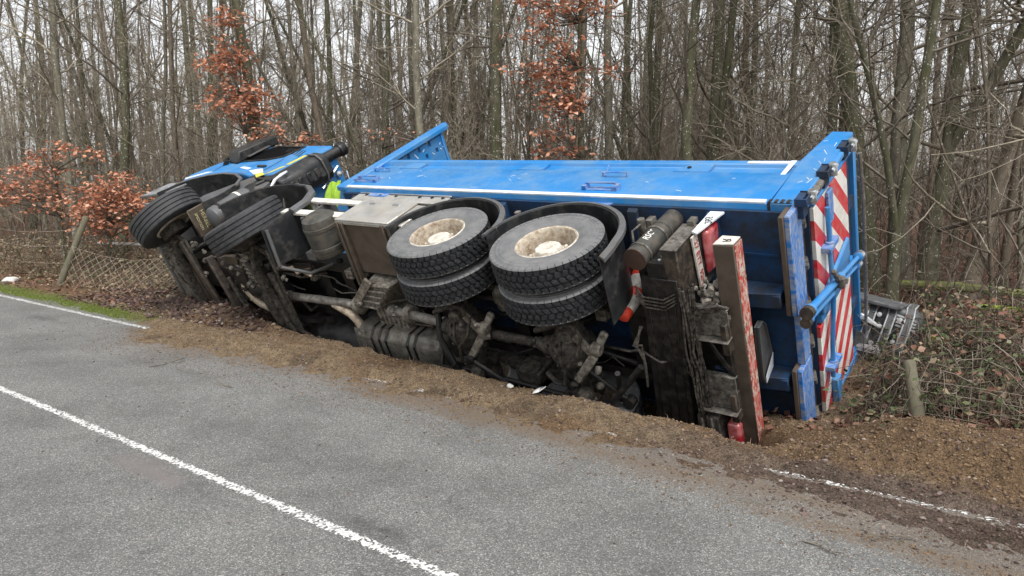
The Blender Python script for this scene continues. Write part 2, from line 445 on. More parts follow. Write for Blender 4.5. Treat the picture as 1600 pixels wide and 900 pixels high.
def soil_colour(s, n):
    clay = np.array([0.215, 0.140, 0.082]); straw = np.array([0.285, 0.212, 0.136]); dark = np.array([0.105, 0.076, 0.056])
    purple = np.array([0.175, 0.132, 0.105]); litter = np.array([0.15, 0.095, 0.064]); green = np.array([0.15, 0.19, 0.045]); red = np.array([0.17, 0.085, 0.058])
    field = np.array([0.20, 0.185, 0.16])
    def lerp(a, b, w): return a * (1 - w[..., None]) + b * w[..., None]
    c = np.broadcast_to(litter, s.shape + (3,)).copy()
    c = lerp(c, red, sstep(0.1, 0.5, fbm(s * 0.7, n * 0.7, 70, 3)) * (n > 8))
    c = lerp(c, field, sstep(17, 22, n) * sstep(2, -6, s))
    v = (n > 4) & (n < 8.8)
    c[v] = straw
    c = lerp(c, clay, sstep(0.1, 0.6, fbm(s * 1.2, n * 2.0, 71, 3) + 0.35 * (n > 5.6)) * v)
    c = lerp(c, purple, sstep(3.4, 0.9, s) * (n > 4) * (n < 5.36))
    c = lerp(c, dark, sstep(0.1, 0.55, fbm(s * 2.5, n * 3.5, 72, 3)) * 0.7 * v)
    mound = sstep(2.9, 2.2, s) * sstep(5.27, 5.40, n + 0.1 * fbm(s * 4, n * 4, 74, 2)) * sstep(7.0, 6.5, n)
    c = lerp(c, np.array([0.215, 0.143, 0.085]), mound)
    pile = sstep(8.6, 9.4, s) * sstep(14.0, 12.6, s) * sstep(5.75, 6.0, n) * sstep(8, 7.2, n)
    c = lerp(c, purple * 0.75, pile * sstep(-0.35, 0.2, fbm(s * 2, n * 2, 75, 3)))
    gr = sstep(10.6, 12.0, s) * sstep(5.18, 5.25, n) * sstep(5.78, 5.5, n + 0.12 * fbm(s * 2, n * 2, 76, 3))
    c = lerp(c, green, gr)
    c = lerp(c, np.array([0.16, 0.15, 0.06]), ((n < -0.3) * 1.0))
    return c

def axis_samples(pieces):
    out = []
    for a, b, d in pieces: out.append(np.arange(a, b - 1e-6, d))
    out.append([pieces[-1][1]])
    return np.concatenate(out)
S = axis_samples([(-420, -60, 40), (-60, -12, 4), (-12, -2.5, 0.5), (-2.5, 13.5, 0.05), (13.5, 22, 0.2), (22, 60, 2), (60, 420, 40)])
N = axis_samples([(-420, -40, 40), (-40, -4, 4), (-4, 4, 0.4), (4.0, 7.4, 0.04), (7.4, 10, 0.15), (10, 24, 0.6), (24, 60, 3), (60, 420, 40)])
SS, NN = np.meshgrid(S, N, indexing='ij')
Z = height(SS, NN)
X, Y = sn2w(SS, NN)
import bisect
Sl, Nl = S.tolist(), N.tolist()
def ground_z(s, n):
    i = min(max(bisect.bisect(Sl, s) - 1, 0), len(Sl) - 2); j = min(max(bisect.bisect(Nl, n) - 1, 0), len(Nl) - 2)
    u = (s - Sl[i]) / (Sl[i+1] - Sl[i]); v = (n - Nl[j]) / (Nl[j+1] - Nl[j])
    return float((Z[i, j] * (1 - u) + Z[i+1, j] * u) * (1 - v) + (Z[i, j+1] * (1 - u) + Z[i+1, j+1] * u) * v)
def grid_mesh(name, X, Y, Z, mat, attr=None, smooth=True):
    a, b_ = X.shape
    V = np.stack([X, Y, Z], -1).reshape(-1, 3)
    i = np.arange(a * b_).reshape(a, b_)
    F = np.stack([i[:-1, :-1], i[:-1, 1:], i[1:, 1:], i[1:, :-1]], -1).reshape(-1, 4)
    sp = Soup(); sp.add(V, F)
    me = sp.mesh(name, mat, smooth)
    if attr is not None:
        at = me.color_attributes.new("soil", 'FLOAT_COLOR', 'POINT')
        C4 = np.concatenate([attr.reshape(-1, 3), np.ones((a * b_, 1))], 1).astype(np.float32)
        at.data.foreach_set("color", C4.ravel())
    return put(bpy.data.objects.new(name, me))

m, nt, b = nt_new("soil")
at = nt.nodes.new("ShaderNodeAttribute"); at.attribute_name = "soil"
v = objco(nt)
f1 = ramp(nt, noise(nt, 11, 8, 0.75, v), [(0.30, (0.42,)*3), (0.5, (0.95,)*3), (0.72, (1.5,)*3)])
f2 = ramp(nt, noise(nt, 75, 6, 0.8, v), [(0.36, (0.25,)*3), (0.5, (1.0,)*3), (0.62, (1.7,)*3)])
mm = nt.nodes.new("ShaderNodeMix"); mm.data_type = 'RGBA'; mm.blend_type = 'MULTIPLY'; mm.inputs[0].default_value = 1
nt.links.new(at.outputs["Color"], mm.inputs[6]); nt.links.new(f1, mm.inputs[7])
m2 = nt.nodes.new("ShaderNodeMix"); m2.data_type = 'RGBA'; m2.blend_type = 'MULTIPLY'; m2.inputs[0].default_value = 0.95
nt.links.new(mm.outputs[2], m2.inputs[6]); nt.links.new(f2, m2.inputs[7])
nt.links.new(m2.outputs[2], b.inputs["Base Color"]); b.inputs["Roughness"].default_value = 0.95; b.inputs["Specular IOR Level"].default_value = 0.15
h = math_n(nt, 'ADD', math_n(nt, 'MULTIPLY', noise(nt, 26, 6, 0.75, v), 1.0), math_n(nt, 'MULTIPLY', noise(nt, 110, 3, 0.7, v), 0.5))
bump(nt, b, h, 1.0, 0.05); MATS["soil"] = m
ground = grid_mesh("ground", X, Y, Z, m, soil_colour(SS, NN))
tag(ground, "brown soil verge, ditch and forest floor", kind='structure')

# road ---------------------------------------------------------------
m, nt, b = nt_new("asphalt")
v = objco(nt)
vor = nt.nodes.new("ShaderNodeTexVoronoi"); vor.inputs["Scale"].default_value = 150; nt.links.new(v, vor.inputs["Vector"])
vsep = nt.nodes.new("ShaderNodeSeparateColor"); nt.links.new(vor.outputs["Color"], vsep.inputs[0])
grain = ramp(nt, vsep.outputs[0], [(0.0, (0.090, 0.092, 0.090)), (0.5, (0.172, 0.172, 0.165)), (0.85, (0.235, 0.232, 0.218)), (0.97, (0.42, 0.41, 0.39))])
big = noise(nt, 0.9, 6, 0.65, v)
tone = ramp(nt, big, [(0.33, (0.74,)*3), (0.5, (0.97,)*3), (0.68, (1.12,)*3)])
mm = nt.nodes.new("ShaderNodeMix"); mm.data_type = 'RGBA'; mm.blend_type = 'MULTIPLY'; mm.inputs[0].default_value = 1
nt.links.new(grain, mm.inputs[6]); nt.links.new(tone, mm.inputs[7])
at = nt.nodes.new("ShaderNodeAttribute"); at.attribute_name = "soil"
asep = nt.nodes.new("ShaderNodeSeparateColor"); nt.links.new(at.outputs["Color"], asep.inputs[0])
dn = noise(nt, 24, 7, 0.75, v)
df = math_n(nt, 'MULTIPLY', math_n(nt, 'SUBTRACT', math_n(nt, 'ADD', asep.outputs[0], math_n(nt, 'ADD', math_n(nt, 'MULTIPLY', dn, 0.8), math_n(nt, 'MULTIPLY', noise(nt, 75, 4, 0.8, v), 1.1))), 1.22), 5.5, clamp=True)
df = math_n(nt, 'MULTIPLY', df, 0.85)
c = mix(nt, df, mm.outputs[2], ramp(nt, noise(nt, 60, 4, 0.7, v), [(0.35, (0.10, 0.078, 0.060)), (0.65, (0.225, 0.172, 0.122))]))
wet = math_n(nt, 'MULTIPLY', asep.outputs[1], ramp(nt, noise(nt, 7, 7, 0.7, v), [(0.36, (0,)*3), (0.6, (1,)*3)]))
c = mix(nt, wet, c, (0.06, 0.06, 0.061))
c = mix(nt, asep.outputs[2], c, (0.20, 0.178, 0.172))
cr_ = nt.nodes.new("ShaderNodeTexVoronoi"); cr_.feature = 'DISTANCE_TO_EDGE'; cr_.inputs["Scale"].default_value = 0.55
wv = nt.nodes.new("ShaderNodeVectorMath"); wv.operation = 'ADD'; wn_ = nt.nodes.new("ShaderNodeTexNoise"); wn_.inputs["Scale"].default_value = 3.0; wn_.inputs["Detail"].default_value = 6
nt.links.new(v, wv.inputs[0]); nt.links.new(v, wn_.inputs["Vector"]); nt.links.new(wn_.outputs["Color"], wv.inputs[1]); nt.links.new(wv.outputs[0], cr_.inputs["Vector"])
ck = math_n(nt, 'MULTIPLY', math_n(nt, 'LESS_THAN', cr_.outputs["Distance"], 0.0035), ramp(nt, noise(nt, 0.8, 3, 0.6, v), [(0.52, (0,)*3), (0.60, (0.55,)*3)]))
c = mix(nt, ck, c, (0.05, 0.05, 0.05))
nt.links.new(c, b.inputs["Base Color"]); b.inputs["Roughness"].default_value = 0.8; b.inputs["Specular IOR Level"].default_value = 0.3
hh = math_n(nt, 'ADD', vor.outputs["Distance"], math_n(nt, 'MULTIPLY', noise(nt, 140, 2, 0.6, v), 0.5))
bump(nt, b, hh, 0.55, 0.008); MATS["asphalt"] = m
Sr = axis_samples([(-420, -20, 20), (-20, -3, 1), (-3, 14, 0.08), (14, 40, 1), (40, 420, 20)])
Nr = axis_samples([(-0.3, 3.8, 0.12), (3.8, 5.44, 0.06)])
A, B = np.meshgrid(Sr, Nr, indexing='ij')
xr, yr = sn2w(A, B)
dust = np.clip((B - spill_edge(A) + 0.42) / 0.62, 0, 1) * sstep(11.6, 10.2, A) * 0.40
dust = np.maximum(dust, 0.22 * sstep(4.9, 5.3, B))
dust = dust + 0.20 * sstep(0.05, 0.5, fbm(A * 0.45, B * 4.5, 90, 4)) * sstep(3.2, 4.5, B) * sstep(11.5, 9.5, A)
wetm = 0.30 * np.exp(-((B - 3.35) / 0.28) ** 2) * (0.6 + 0.4 * fbm(A * 0.3, B * 0.5, 91, 3)) + 0.22 * np.exp(-((B - 1.6) / 0.35) ** 2)
for (s0, n0, rs, rn, w) in ((3.15, 2.80, 0.42, 0.11, 0.9), (5.05, 2.52, 0.75, 0.10, 0.55), (7.45, 4.15, 0.3, 0.08, 0.7), (8.4, 4.1, 0.25, 0.06, 0.6), (13.0, 3.8, 0.35, 0.12, 1.2), (12.4, 4.6, 0.7, 0.1, 0.7), (4.6, 2.42, 0.5, 0.1, 0.6), (5.2, 4.1, 0.3, 0.07, 0.4), (3.6, 4.2, 0.5, 0.08, 0.35)):
    wetm = np.maximum(wetm, w * np.exp(-((A - s0) / rs) ** 2 - ((B - n0) / rn) ** 2))
patch = sstep(1.25, 0.8, np.sqrt(((A - 5.12) / 0.48) ** 2 + ((B - 2.49 - 0.02 * (A - 5)) / 0.085) ** 2)) * 0.75
road = grid_mesh("road", xr, yr, np.zeros_like(A), m, np.stack([dust, np.clip(wetm, 0, 1), patch], -1), smooth=False)
tag(road, "grey asphalt road with speckled stone surface", kind='structure')

# painted lines: worn paint, stones showing through
def paint(name, wear, soft):
    m, nt, b = nt_new(name)
    v = objco(nt)
    at = nt.nodes.new("ShaderNodeAttribute"); at.attribute_name = "soil"
    se = nt.nodes.new("ShaderNodeSeparateColor"); nt.links.new(at.outputs["Color"], se.inputs[0])
    vor = nt.nodes.new("ShaderNodeTexVoronoi"); vor.inputs["Scale"].default_value = 62; nt.links.new(v, vor.inputs["Vector"])
    vs = nt.nodes.new("ShaderNodeSeparateColor"); nt.links.new(vor.outputs["Color"], vs.inputs[0])
    k = math_n(nt, 'ADD', math_n(nt, 'MULTIPLY', vs.outputs[1], 0.55), math_n(nt, 'MULTIPLY', noise(nt, 9, 6, 0.7, v), 0.65))
    a = math_n(nt, 'MULTIPLY', math_n(nt, 'SUBTRACT', math_n(nt, 'ADD', se.outputs[0], wear), k), soft, clamp=True)
    nt.links.new(a, b.inputs["Alpha"])
    c = ramp(nt, noise(nt, 30, 5, 0.7, v), [(0.3, (0.50, 0.49, 0.47)), (0.6, (0.74, 0.74, 0.72))])
    nt.links.new(c, b.inputs["Base Color"]); b.inputs["Roughness"].default_value = 0.7
    bump(nt, b, vor.outputs["Distance"], 0.4, 0.005)
    return m
def line_sheet(name, s0, s1, n0, n1, mat, label, strength):
    a = np.arange(s0, s1, 0.06); w = np.linspace(n0 - 0.03, n1 + 0.03, 9)
    P, Q = np.meshgrid(a, w, indexing='ij')
    mid, half = (n0 + n1) / 2, (n1 - n0) / 2
    edge = np.clip((half + 0.03 - np.abs(Q - mid)) / 0.055, 0, 1)
    st = edge * strength(P)
    x, y = sn2w(P, Q)
    o = grid_mesh(name, x, y, np.full_like(P, 0.004), mat, np.stack([st] * 3, -1), smooth=False)
    return tag(o, label, kind='structure')
line_sheet("centre_line", -30, 60, 2.617, 2.703, paint("line_paint_centre", 0.10, 6), "solid white centre line on the asphalt", lambda p: 0.72 + 0.05 * fbm(p * 1.5, p * 0, 95, 3))
line_sheet("edge_line", -30, 60, 5.085, 5.19, paint("line_paint_edge", 0.10, 6), "worn white edge line along the verge", lambda p: np.where(p > 9.5, 0.66, 0.43))
# ================================================================== THE LORRY
# built upright (x forward, y to its left side, z up, origin on the ground under the rear bogie) and then tipped over
TM = Matrix(((-0.78094, -0.250513, 0.569695, -0.23448), (0.621901, -0.349182, 0.698863, 7.1249), (0.023911, 0.900064, 0.429687, 0.218038), (0, 0, 0, 1)))
truck = empty("tipper_lorry", TM.to_translation(), TM.to_euler())
tag(truck, "blue four axle tipper lorry lying on its side in the ditch, underside towards the road", "lorry")
M = MATS
rng = random.Random(11)
def hex5(mb, a, b):
    n = len(a); mb.add(list(a) + list(b), [tuple(range(n - 1, -1, -1)), tuple(range(n, 2 * n))] + [(i, (i + 1) % n, n + (i + 1) % n, n + i) for i in range(n)])
def P(mb, name, mats, parent=None, **k):
    if isinstance(mats, str): mats = M[mats]
    elif isinstance(mats, (list, tuple)): mats = [M[x] for x in mats]
    return mb.build(name, mats, parent or truck, **k)
def text(name, body, size, loc, rot_cols, mat, parent, extrude=0.0015):
    cu = bpy.data.curves.new(name, 'FONT'); cu.body = body; cu.size = size; cu.extrude = extrude
    cu.align_x = 'CENTER'; cu.align_y = 'CENTER'
    tmp = bpy.data.objects.new(name + "_tmp", cu); col.objects.link(tmp)
    dg = bpy.context.evaluated_depsgraph_get()
    me = bpy.data.meshes.new_from_object(tmp.evaluated_get(dg))
    bpy.data.objects.remove(tmp); me.name = name
    me.materials.clear(); me.materials.append(M[mat])
    r, u = Vector(rot_cols[0]).normalized(), Vector(rot_cols[1]).normalized()
    n = r.cross(u)
    o = bpy.data.objects.new(name, me); put(o, parent)
    mt = Matrix((r, u, n)).transposed().to_4x4(); mt.translation = Vector(loc)
    o.matrix_local = mt
    return o

# ---------------------------------------------------------------- wheels
def rim_mb(mi=0):
    mb = MB(); n = 64
    prof = [(0.262, -0.135), (0.287, -0.125), (0.292, -0.118), (0.262, -0.11), (0.258, -0.03), (0.26, 0.07), (0.268, 0.105), (0.293, 0.118), (0.298, 0.127), (0.290, 0.136), (0.274, 0.128), (0.262, 0.10), (0.256, 0.03), (0.250, -0.08)]
    mb.lathe(prof, n=n, mi=[0]*9 + [1]*6)
    hole = lambda i, j: i == 1 and (j % 8) in (3, 4, 5)
    mb.lathe([(0.250, -0.080), (0.240, -0.070), (0.212, -0.048), (0.180, -0.036), (0.150, -0.035)], n=n, skip=hole, mi=1)
    mb.lathe([(0.252, -0.10), (0.10, -0.10)], n=n, mi=1)
    return mb
def hub_mb():
    mb = MB()
    mb.lathe([(0.152, -0.036), (0.148, -0.01), (0.130, 0.0), (0.124, 0.045), (0.114, 0.060), (0.0, 0.066)], n=32)
    for k in range(10):
        a = 2 * math.pi * k / 10
        mb.lathe([(0.019, 0.0), (0.019, 0.026), (0.012, 0.036), (0.0, 0.037)], origin=(0.178 * math.cos(a), -0.036, 0.178 * math.sin(a)), n=6)
    return mb
def drive_tyre_mb():
    mb = MB()
    half = [(0.292, 0.112), (0.300, 0.130), (0.315, 0.133), (0.318, 0.137), (0.335, 0.141), (0.339, 0.144), (0.344, 0.1425), (0.37, 0.150), (0.40, 0.155), (0.425, 0.1555), (0.43, 0.1585), (0.438, 0.158), (0.443, 0.154), (0.462, 0.1515), (0.465, 0.1545), (0.472, 0.1535), (0.477, 0.149), (0.505, 0.142), (0.516, 0.132)]
    prof = half + [(0.519, 0.06), (0.519, -0.06)] + [(r, -h) for r, h in reversed(half)] + [(0.285, -0.05), (0.285, 0.05)]
    mi = [0] * (len(half) - 2) + [1] * 5 + [0] * (len(prof) - len(half) - 3)
    mb.lathe(prof, n=96, mi=mi, closed=True)
    def block(th, yc, dl, dy, r0, r1, sk):
        # six sided lug, a little smaller at its top
        out = [(-0.5, -0.5), (0.15, -0.5), (0.5, -0.1), (0.5, 0.5), (-0.15, 0.5), (-0.5, 0.1)]
        b = len(mb.v); vs = []
        for r, k in ((r0, 1.0), (r1, 0.86)):
            for a, c in out:
                t = th + (a * k * dl + sk * c * dl * 0.3) / 0.53
                vs.append((r * math.cos(t), yc + c * k * dy, r * math.sin(t)))
        mb.add(vs, [tuple(range(6, 12))] + [(i, (i + 1) % 6, 6 + (i + 1) % 6, 6 + i) for i in range(6)], 1)
    NB = 50
    for row, yc in enumerate((-0.104, -0.035, 0.035, 0.104)):
        for k in range(NB):
            th = 2 * math.pi * (k + (0.5 if row in (1, 3) else 0.0) + rng.uniform(-.03, .03)) / NB
            block(th, yc, 0.058, 0.062, 0.514, 0.541 - (0.004 if row in (0, 3) else 0), 1 if row < 2 else -1)
    # shoulder lugs wrapping down the sidewall
    for sgn in (-1, 1):
        for k in range(NB):
            th = 2 * math.pi * (k + (0.5 if sgn > 0 else 0)) / NB
            d = 0.019 / 0.53 * 1.6
            vs = []
            for (r, y) in ((0.537, 0.132), (0.525, 0.147), (0.490, 0.1495), (0.488, 0.138), (0.514, 0.128)):
                for t in (th - d, th + d): vs.append((r * math.cos(t), sgn * y, r * math.sin(t)))
            mb.add(vs, [(0, 1, 3, 2), (2, 3, 5, 4), (4, 5, 7, 6), (8, 9, 1, 0), (0, 2, 4, 6, 8), (1, 9, 7, 5, 3)], 0)
    return mb
def steer_tyre_mb():
    mb = MB()
    half = [(0.292, 0.115), (0.302, 0.135), (0.33, 0.145), (0.38, 0.156), (0.42, 0.158), (0.47, 0.153), (0.50, 0.146), (0.518, 0.139), (0.527, 0.128)]
    tread = []
    for g in (0.088, 0.031, -0.031, -0.088):
        tread += [(0.532, g + 0.009), (0.516, g + 0.005), (0.516, g - 0.005), (0.532, g - 0.009)]
    prof = half + tread + [(r, -h) for r, h in reversed(half)] + [(0.285, -0.05), (0.285, 0.05)]
    mi = [0] * 6 + [1] * (2 + len(tread) + 3) + [0] * 8
    mi = (mi + [0] * len(prof))[:len(prof)]
    mb.lathe(prof, n=96, mi=mi, closed=True)
    return mb
def wheel_proto(tyre_mb, mats):
    rim = P(rim_mb(), "wheel", ["rim_paint", "rim_inner"], ang=30)
    P(tyre_mb, "tyre", mats, rim, ang=28)
    P(hub_mb(), "hub", "rim_paint", rim, ang=30)
    return rim
dw = wheel_proto(drive_tyre_mb(), ["rubber_side", "rubber_tread"])
sw = wheel_proto(steer_tyre_mb(), ["rubber_worn", "rubber_worn"])
first = True
for x in (-0.6875, 0.6875):
    for y in (1.085, 0.755, -0.755, -1.085):
        w = dw if first else link_copy(dw, truck); first = False
        w.location = (x, y, 0.54)
        w.rotation_euler = (0, rng.uniform(0, 6), 0 if y in (1.085, -0.755) else math.pi); w.scale = (1, 0.87, 1)
first = True
for x, st in ((6.33, -35), (4.24, -20)):
    for y in (1.05, -1.05):
        w = sw if first else link_copy(sw, truck); first = False
        w.location = (x, y, 0.525); w.scale = (1.03, 1.1, 1.03)
        w.rotation_euler = (0, 0, rad(st) + (0 if y > 0 else math.pi))

# ---------------------------------------------------------------- chassis
for s in (1, -1):
    mb = MB(); mb.strip([(s*0.42 - s*0.09, 1.06), (s*0.42, 1.06), (s*0.42, 0.78), (s*0.42 - s*0.09, 0.78)], 'x', -1.45, 6.9, 0.01 * s)
    for k in range(60):
        mb.lathe([(0.012, 0), (0.012, 0.012), (0, 0.014)], origin=(-1.3 + k * 0.135, s * 0.42 + s * 0.001, 0.84 + 0.15 * (k % 2)), axis=(0, s, 0), n=6)
    P(mb, "chassis_rail", "black_steel")
    mb = MB(); mb.box(-2.55, 3.0, s*0.45 - 0.06, s*0.45 + 0.06, 1.09, 1.299)
    mb.prism([(-2.55, 1.10), (-2.2, 1.06), (-1.9, 1.10), (-1.9, 1.2), (-2.55, 1.2)], 'y', s*0.45 - 0.075, s*0.45 + 0.075)
    P(mb, "subframe_rail", "blue_underside", bevel=0.008)
for x in (-1.3, -0.2, 0.15, 1.25, 1.75, 2.9, 3.4, 5.0, 6.85):
    mb = MB(); mb.box(x - 0.05, x + 0.05, -0.33, 0.33, 0.80, 1.03); mb.box(x - 0.09, x + 0.09, -0.33, 0.33, 0.79, 0.802)
    P(mb, "crossmember", "black_steel")

# rear axles
def axle(x):
    mb = MB()
    mb.lathe([(0.085, -0.62), (0.085, -0.40), (0.11, -0.32), (0.15, -0.26), (0.15, 0.26), (0.11, 0.32), (0.085, 0.40), (0.085, 0.62)], origin=(x, 0, 0.54), n=20)
    mb.lathe([(0.20, 0.54), (0.205, 0.56), (0.205, 0.66), (0.16, 0.68)], origin=(x, 0, 0.54), n=24)
    mb.lathe([(0.20, -0.54), (0.205, -0.56), (0.205, -0.66), (0.16, -0.68)], origin=(x, 0, 0.54), n=24)
    a = P(mb, "drive_axle", "cast_iron")
    mb = MB()   # differential casing with ribs, flange and bolts
    mb.lathe([(0.0, -0.25), (0.07, -0.24), (0.13, -0.21), (0.19, -0.15), (0.225, -0.07), (0.235, 0.0), (0.255, 0.005), (0.255, 0.03), (0.232, 0.035), (0.21, 0.10), (0.15, 0.18), (0.10, 0.24), (0.10, 0.30), (0.07, 0.31), (0.07, 0.36), (0, 0.365)], origin=(x, 0.02, 0.53), axis=(1, 0, -0.12), n=28)
    for k in range(14):
        t = 2 * math.pi * k / 14
        mb.lathe([(0.017, 0.03), (0.017, 0.045), (0, 0.047)], origin=(x, 0.02 + 0.243 * math.cos(t), 0.53 + 0.243 * math.sin(t)), axis=(1, 0, -0.12), n=6)
    for k in range(6):
        t = 2 * math.pi * (k + .5) / 6
        mb.beam((x - 0.17, 0.02 + 0.13 * math.cos(t), 0.53 + 0.13 * math.sin(t)), (x - 0.02, 0.02 + 0.225 * math.cos(t), 0.53 + 0.225 * math.sin(t)), 0.02, 0.06)
    P(mb, "differential", "cast_iron", a, ang=40)
    for y in (0.47, -0.47):
        mb = MB()
        mb.box(x - 0.10, x + 0.10, y - 0.06, y + 0.06, 0.36, 0.47); mb.box(x - 0.13, x + 0.13, y - 0.05, y + 0.05, 0.62, 0.74)
        for dx in (-0.07, 0.07):
            for dy in (-0.04, 0.04): mb.tube([(x + dx, y + dy, 0.30), (x + dx, y + dy, 0.80)], 0.012, 6)
        mb.tube([(x - 0.02, y * 0.8, 0.44), (x + 0.18, y * 0.7, 0.36), (x + 0.3, y * 0.55, 0.40)], 0.03, 8)
        mb.lathe([(0.0, 0), (0.07, 0.005), (0.085, 0.03), (0.085, 0.11), (0.06, 0.13), (0.06, 0.2), (0.0, 0.21)], origin=(x - 0.14, y * 0.85, 0.40), axis=(-0.3, 0, -1), n=14)
        P(mb, "axle_mount", "cast_iron", a)
    return a
axle(-0.6875); axle(0.6875)
for s in (1, -1):   # bogie leaf springs
    mb = MB()
    for k in range(8):
        L = 0.78 - 0.075 * k
        mb.strip([(-L, 0.68 + 0.07 - 0.02 * k + 0.02), (-L * 0.5, 0.64 + 0.12 - 0.021 * k), (0, 0.80 - 0.022 * k), (L * 0.5, 0.76 - 0.021 * k), (L, 0.75 - 0.02 * k + 0.02)], 'y', s * 0.52 - 0.045, s * 0.52 + 0.045, 0.016)
    P(mb, "leaf_spring", "cast_iron")
    mb = MB(); mb.box(-0.16, 0.16, s*0.42, s*0.56, 0.50, 0.86); mb.lathe([(0.13, 0.4), (0.13, 0.6), (0.09, 0.62), (0, 0.625)], origin=(0, 0, 0.56), axis=(0, s, 0), n=20)
    P(mb, "trunnion_bracket", "cast_iron", bevel=0.01)
# torque rods and the bent stabiliser bar near the ground
for pts, r in (([(0.86, -0.43, 0.36), (0.09, -0.44, 0.35), (-0.62, -0.47, 0.35)], 0.026),
               ([(0.60, 0.42, 0.60), (0.05, 0.42, 0.60)], 0.035), ([(-0.05, 0.42, 0.62), (-0.55, 0.42, 0.60)], 0.035),
               ([(0.55, -0.1, 0.72), (0.1, -0.35, 0.86)], 0.03), ([(-0.6, 0.1, 0.78), (-1.2, 0.35, 0.9)], 0.035), ([(-0.6, -0.1, 0.74), (-1.25, -0.35, 0.88)], 0.035),
               ([(0.55, -0.22, 0.30), (0.1, -0.50, 0.33)], 0.024), ([(-0.75, -0.05, 0.42), (-1.2, -0.55, 0.55)], 0.03)):
    mb = MB(); mb.tube(pts, r, 10)
    for p in (pts[0], pts[-1]): mb.lathe([(0, -0.05), (r * 2.0, -0.048), (r * 2.0, 0.048), (0, 0.05)], origin=p, axis='z', n=14)
    P(mb, "torque_rod", "black_steel")
mb = MB(); mb.tube([(-0.50, 0.10, 0.42), (-0.62, -0.36, 0.40), (-0.70, -0.52, 0.40), (-0.80, -0.565, 0.40), (-0.92, -0.545, 0.40), (-1.10, -0.46, 0.40), (-1.20, -0.34, 0.41), (-1.47, 0.0, 0.46)], 0.033, 10)
P(mb, "stabiliser_bar", "black_steel")
mb = MB(); mb.tube([(-1.22, -0.1, 0.42), (-1.05, -0.62, 0.62), (-0.9, -0.9, 0.7)], 0.028, 8); P(mb, "suspension_arm", "black_steel"); mb = MB(); mb.tube([(0.85, -0.35, 0.30), (0.99, -0.05, 0.35), (1.05, 0.2, 0.5)], 0.035, 8); mb.tube([(0.92, -0.42, 0.30), (1.1, -0.45, 0.33), (1.12, -0.35, 0.4)], 0.03, 8)
P(mb, "suspension_arm", "black_steel")

# drive line
def shaft(p0, p1, r, mat="shaft_grey"):
    p0, p1 = Vector(p0), Vector(p1); d = (p1 - p0).normalized(); L = (p1 - p0).length
    mb = MB(); mb.lathe([(0, 0), (r*1.35, 0.0), (r*1.35, 0.03), (r*0.75, 0.05), (r*0.75, 0.10), (r*0.98, 0.12), (r, 0.16), (r, L*0.45), (r*1.08, L*0.45 + 0.004), (r*1.08, L*0.45+0.03), (r, L*0.45+0.034), (r, L - 0.16), (r*0.98, L - 0.12), (r*0.75, L - 0.10), (r*0.75, L - 0.05), (r*1.35, L - 0.03), (r*1.35, L), (0, L)], origin=p0, axis=d, n=20)
    a = d.orthogonal().normalized()
    for q in (p0 + d * 0.075, p1 - d * 0.075):
        mb.lathe([(0, -r*1.1), (r*0.5, -r*1.08), (r*0.5, r*1.08), (0, r*1.1)], origin=q, axis=a, n=10); mb.lathe([(0, -r*1.1), (r*0.5, -r*1.08), (r*0.5, r*1.08), (0, r*1.1)], origin=q, axis=d.cross(a), n=10)
    return P(mb, "prop_shaft", mat)
shaft((4.15, -0.08, 0.60), (2.62, -0.01, 0.60), 0.056)
shaft((2.0, 0.0, 0.60), (1.02, 0.0, 0.55), 0.058)
shaft((0.42, 0.02, 0.50), (-0.33, 0.02, 0.50), 0.05, "cast_iron")
mb = MB()   # transfer case: ribbed alloy casting
mb.hexa([(2.50, 0.10, 0.50), (2.08, 0.08, 0.50), (1.70, 0.44, 0.50), (2.10, 0.46, 0.50)], [(2.52, -0.05, 0.86), (1.95, -0.05, 0.86), (1.70, 0.44, 0.86), (2.2, 0.46, 0.86)])
for k in range(5):
    u = k / 4; mb.beam((2.46 - 0.36 * u, 0.10 + 0.32 * u, 0.485), (2.08 - 0.36 * u, 0.09 + 0.34 * u, 0.485), 0.028, 0.05)
mb.beam((2.42, 0.14, 0.455), (2.02, 0.50, 0.455), 0.11, 0.03); mb.beam((2.44, 0.10, 0.45), (2.30, 0.16, 0.44), 0.05, 0.05)
for k in range(6): mb.box(1.86 + 0.08 * k, 1.90 + 0.08 * k, -0.32, 0.0, 0.60, 0.80)
mb.box(1.82, 2.34, -0.30, 0.0, 0.62, 0.84)
for k in range(8): mb.lathe([(0.018, -0.03), (0.018, 0.01), (0, 0.012)], origin=(2.44 - 0.09 * (k // 2) - 0.36 * (k % 2), 0.13 + 0.08 * (k // 2), 0.49), axis=(0, 0, -1), n=6)
mb.lathe([(0.0, 0), (0.09, 0), (0.12, 0.04), (0.12, 0.12), (0, 0.13)], origin=(2.5, 0, 0.6), axis='x', n=18); mb.lathe([(0.0, 0), (0.11, 0), (0.11, 0.1), (0, 0.12)], origin=(1.72, 0, 0.6), axis=(-1, 0, 0), n=18)
P(mb, "transfer_case", "cast_alloy", bevel=0.008)
mb = MB()
mb.lathe([(0, 0), (0.18, 0.0), (0.2, 0.05), (0.2, 0.25), (0.16, 0.45), (0.12, 0.7), (0.10, 0.72), (0, 0.73)], origin=(4.95, -0.05, 0.68), axis=(-1, 0, 0), n=20)
mb.box(4.9, 6.5, -0.2, 0.2, 0.62, 1.0); mb.box(4.95, 5.7, -0.26, 0.30, 0.52, 0.65)
P(mb, "gearbox", "black_steel", bevel=0.02)
mb = MB()   # ribbed casting ahead of the second axle
for k in range(7): mb.box(4.36, 4.70, 0.10 + 0.065 * k, 0.14 + 0.065 * k, 0.45, 0.56 - 0.003 * k)
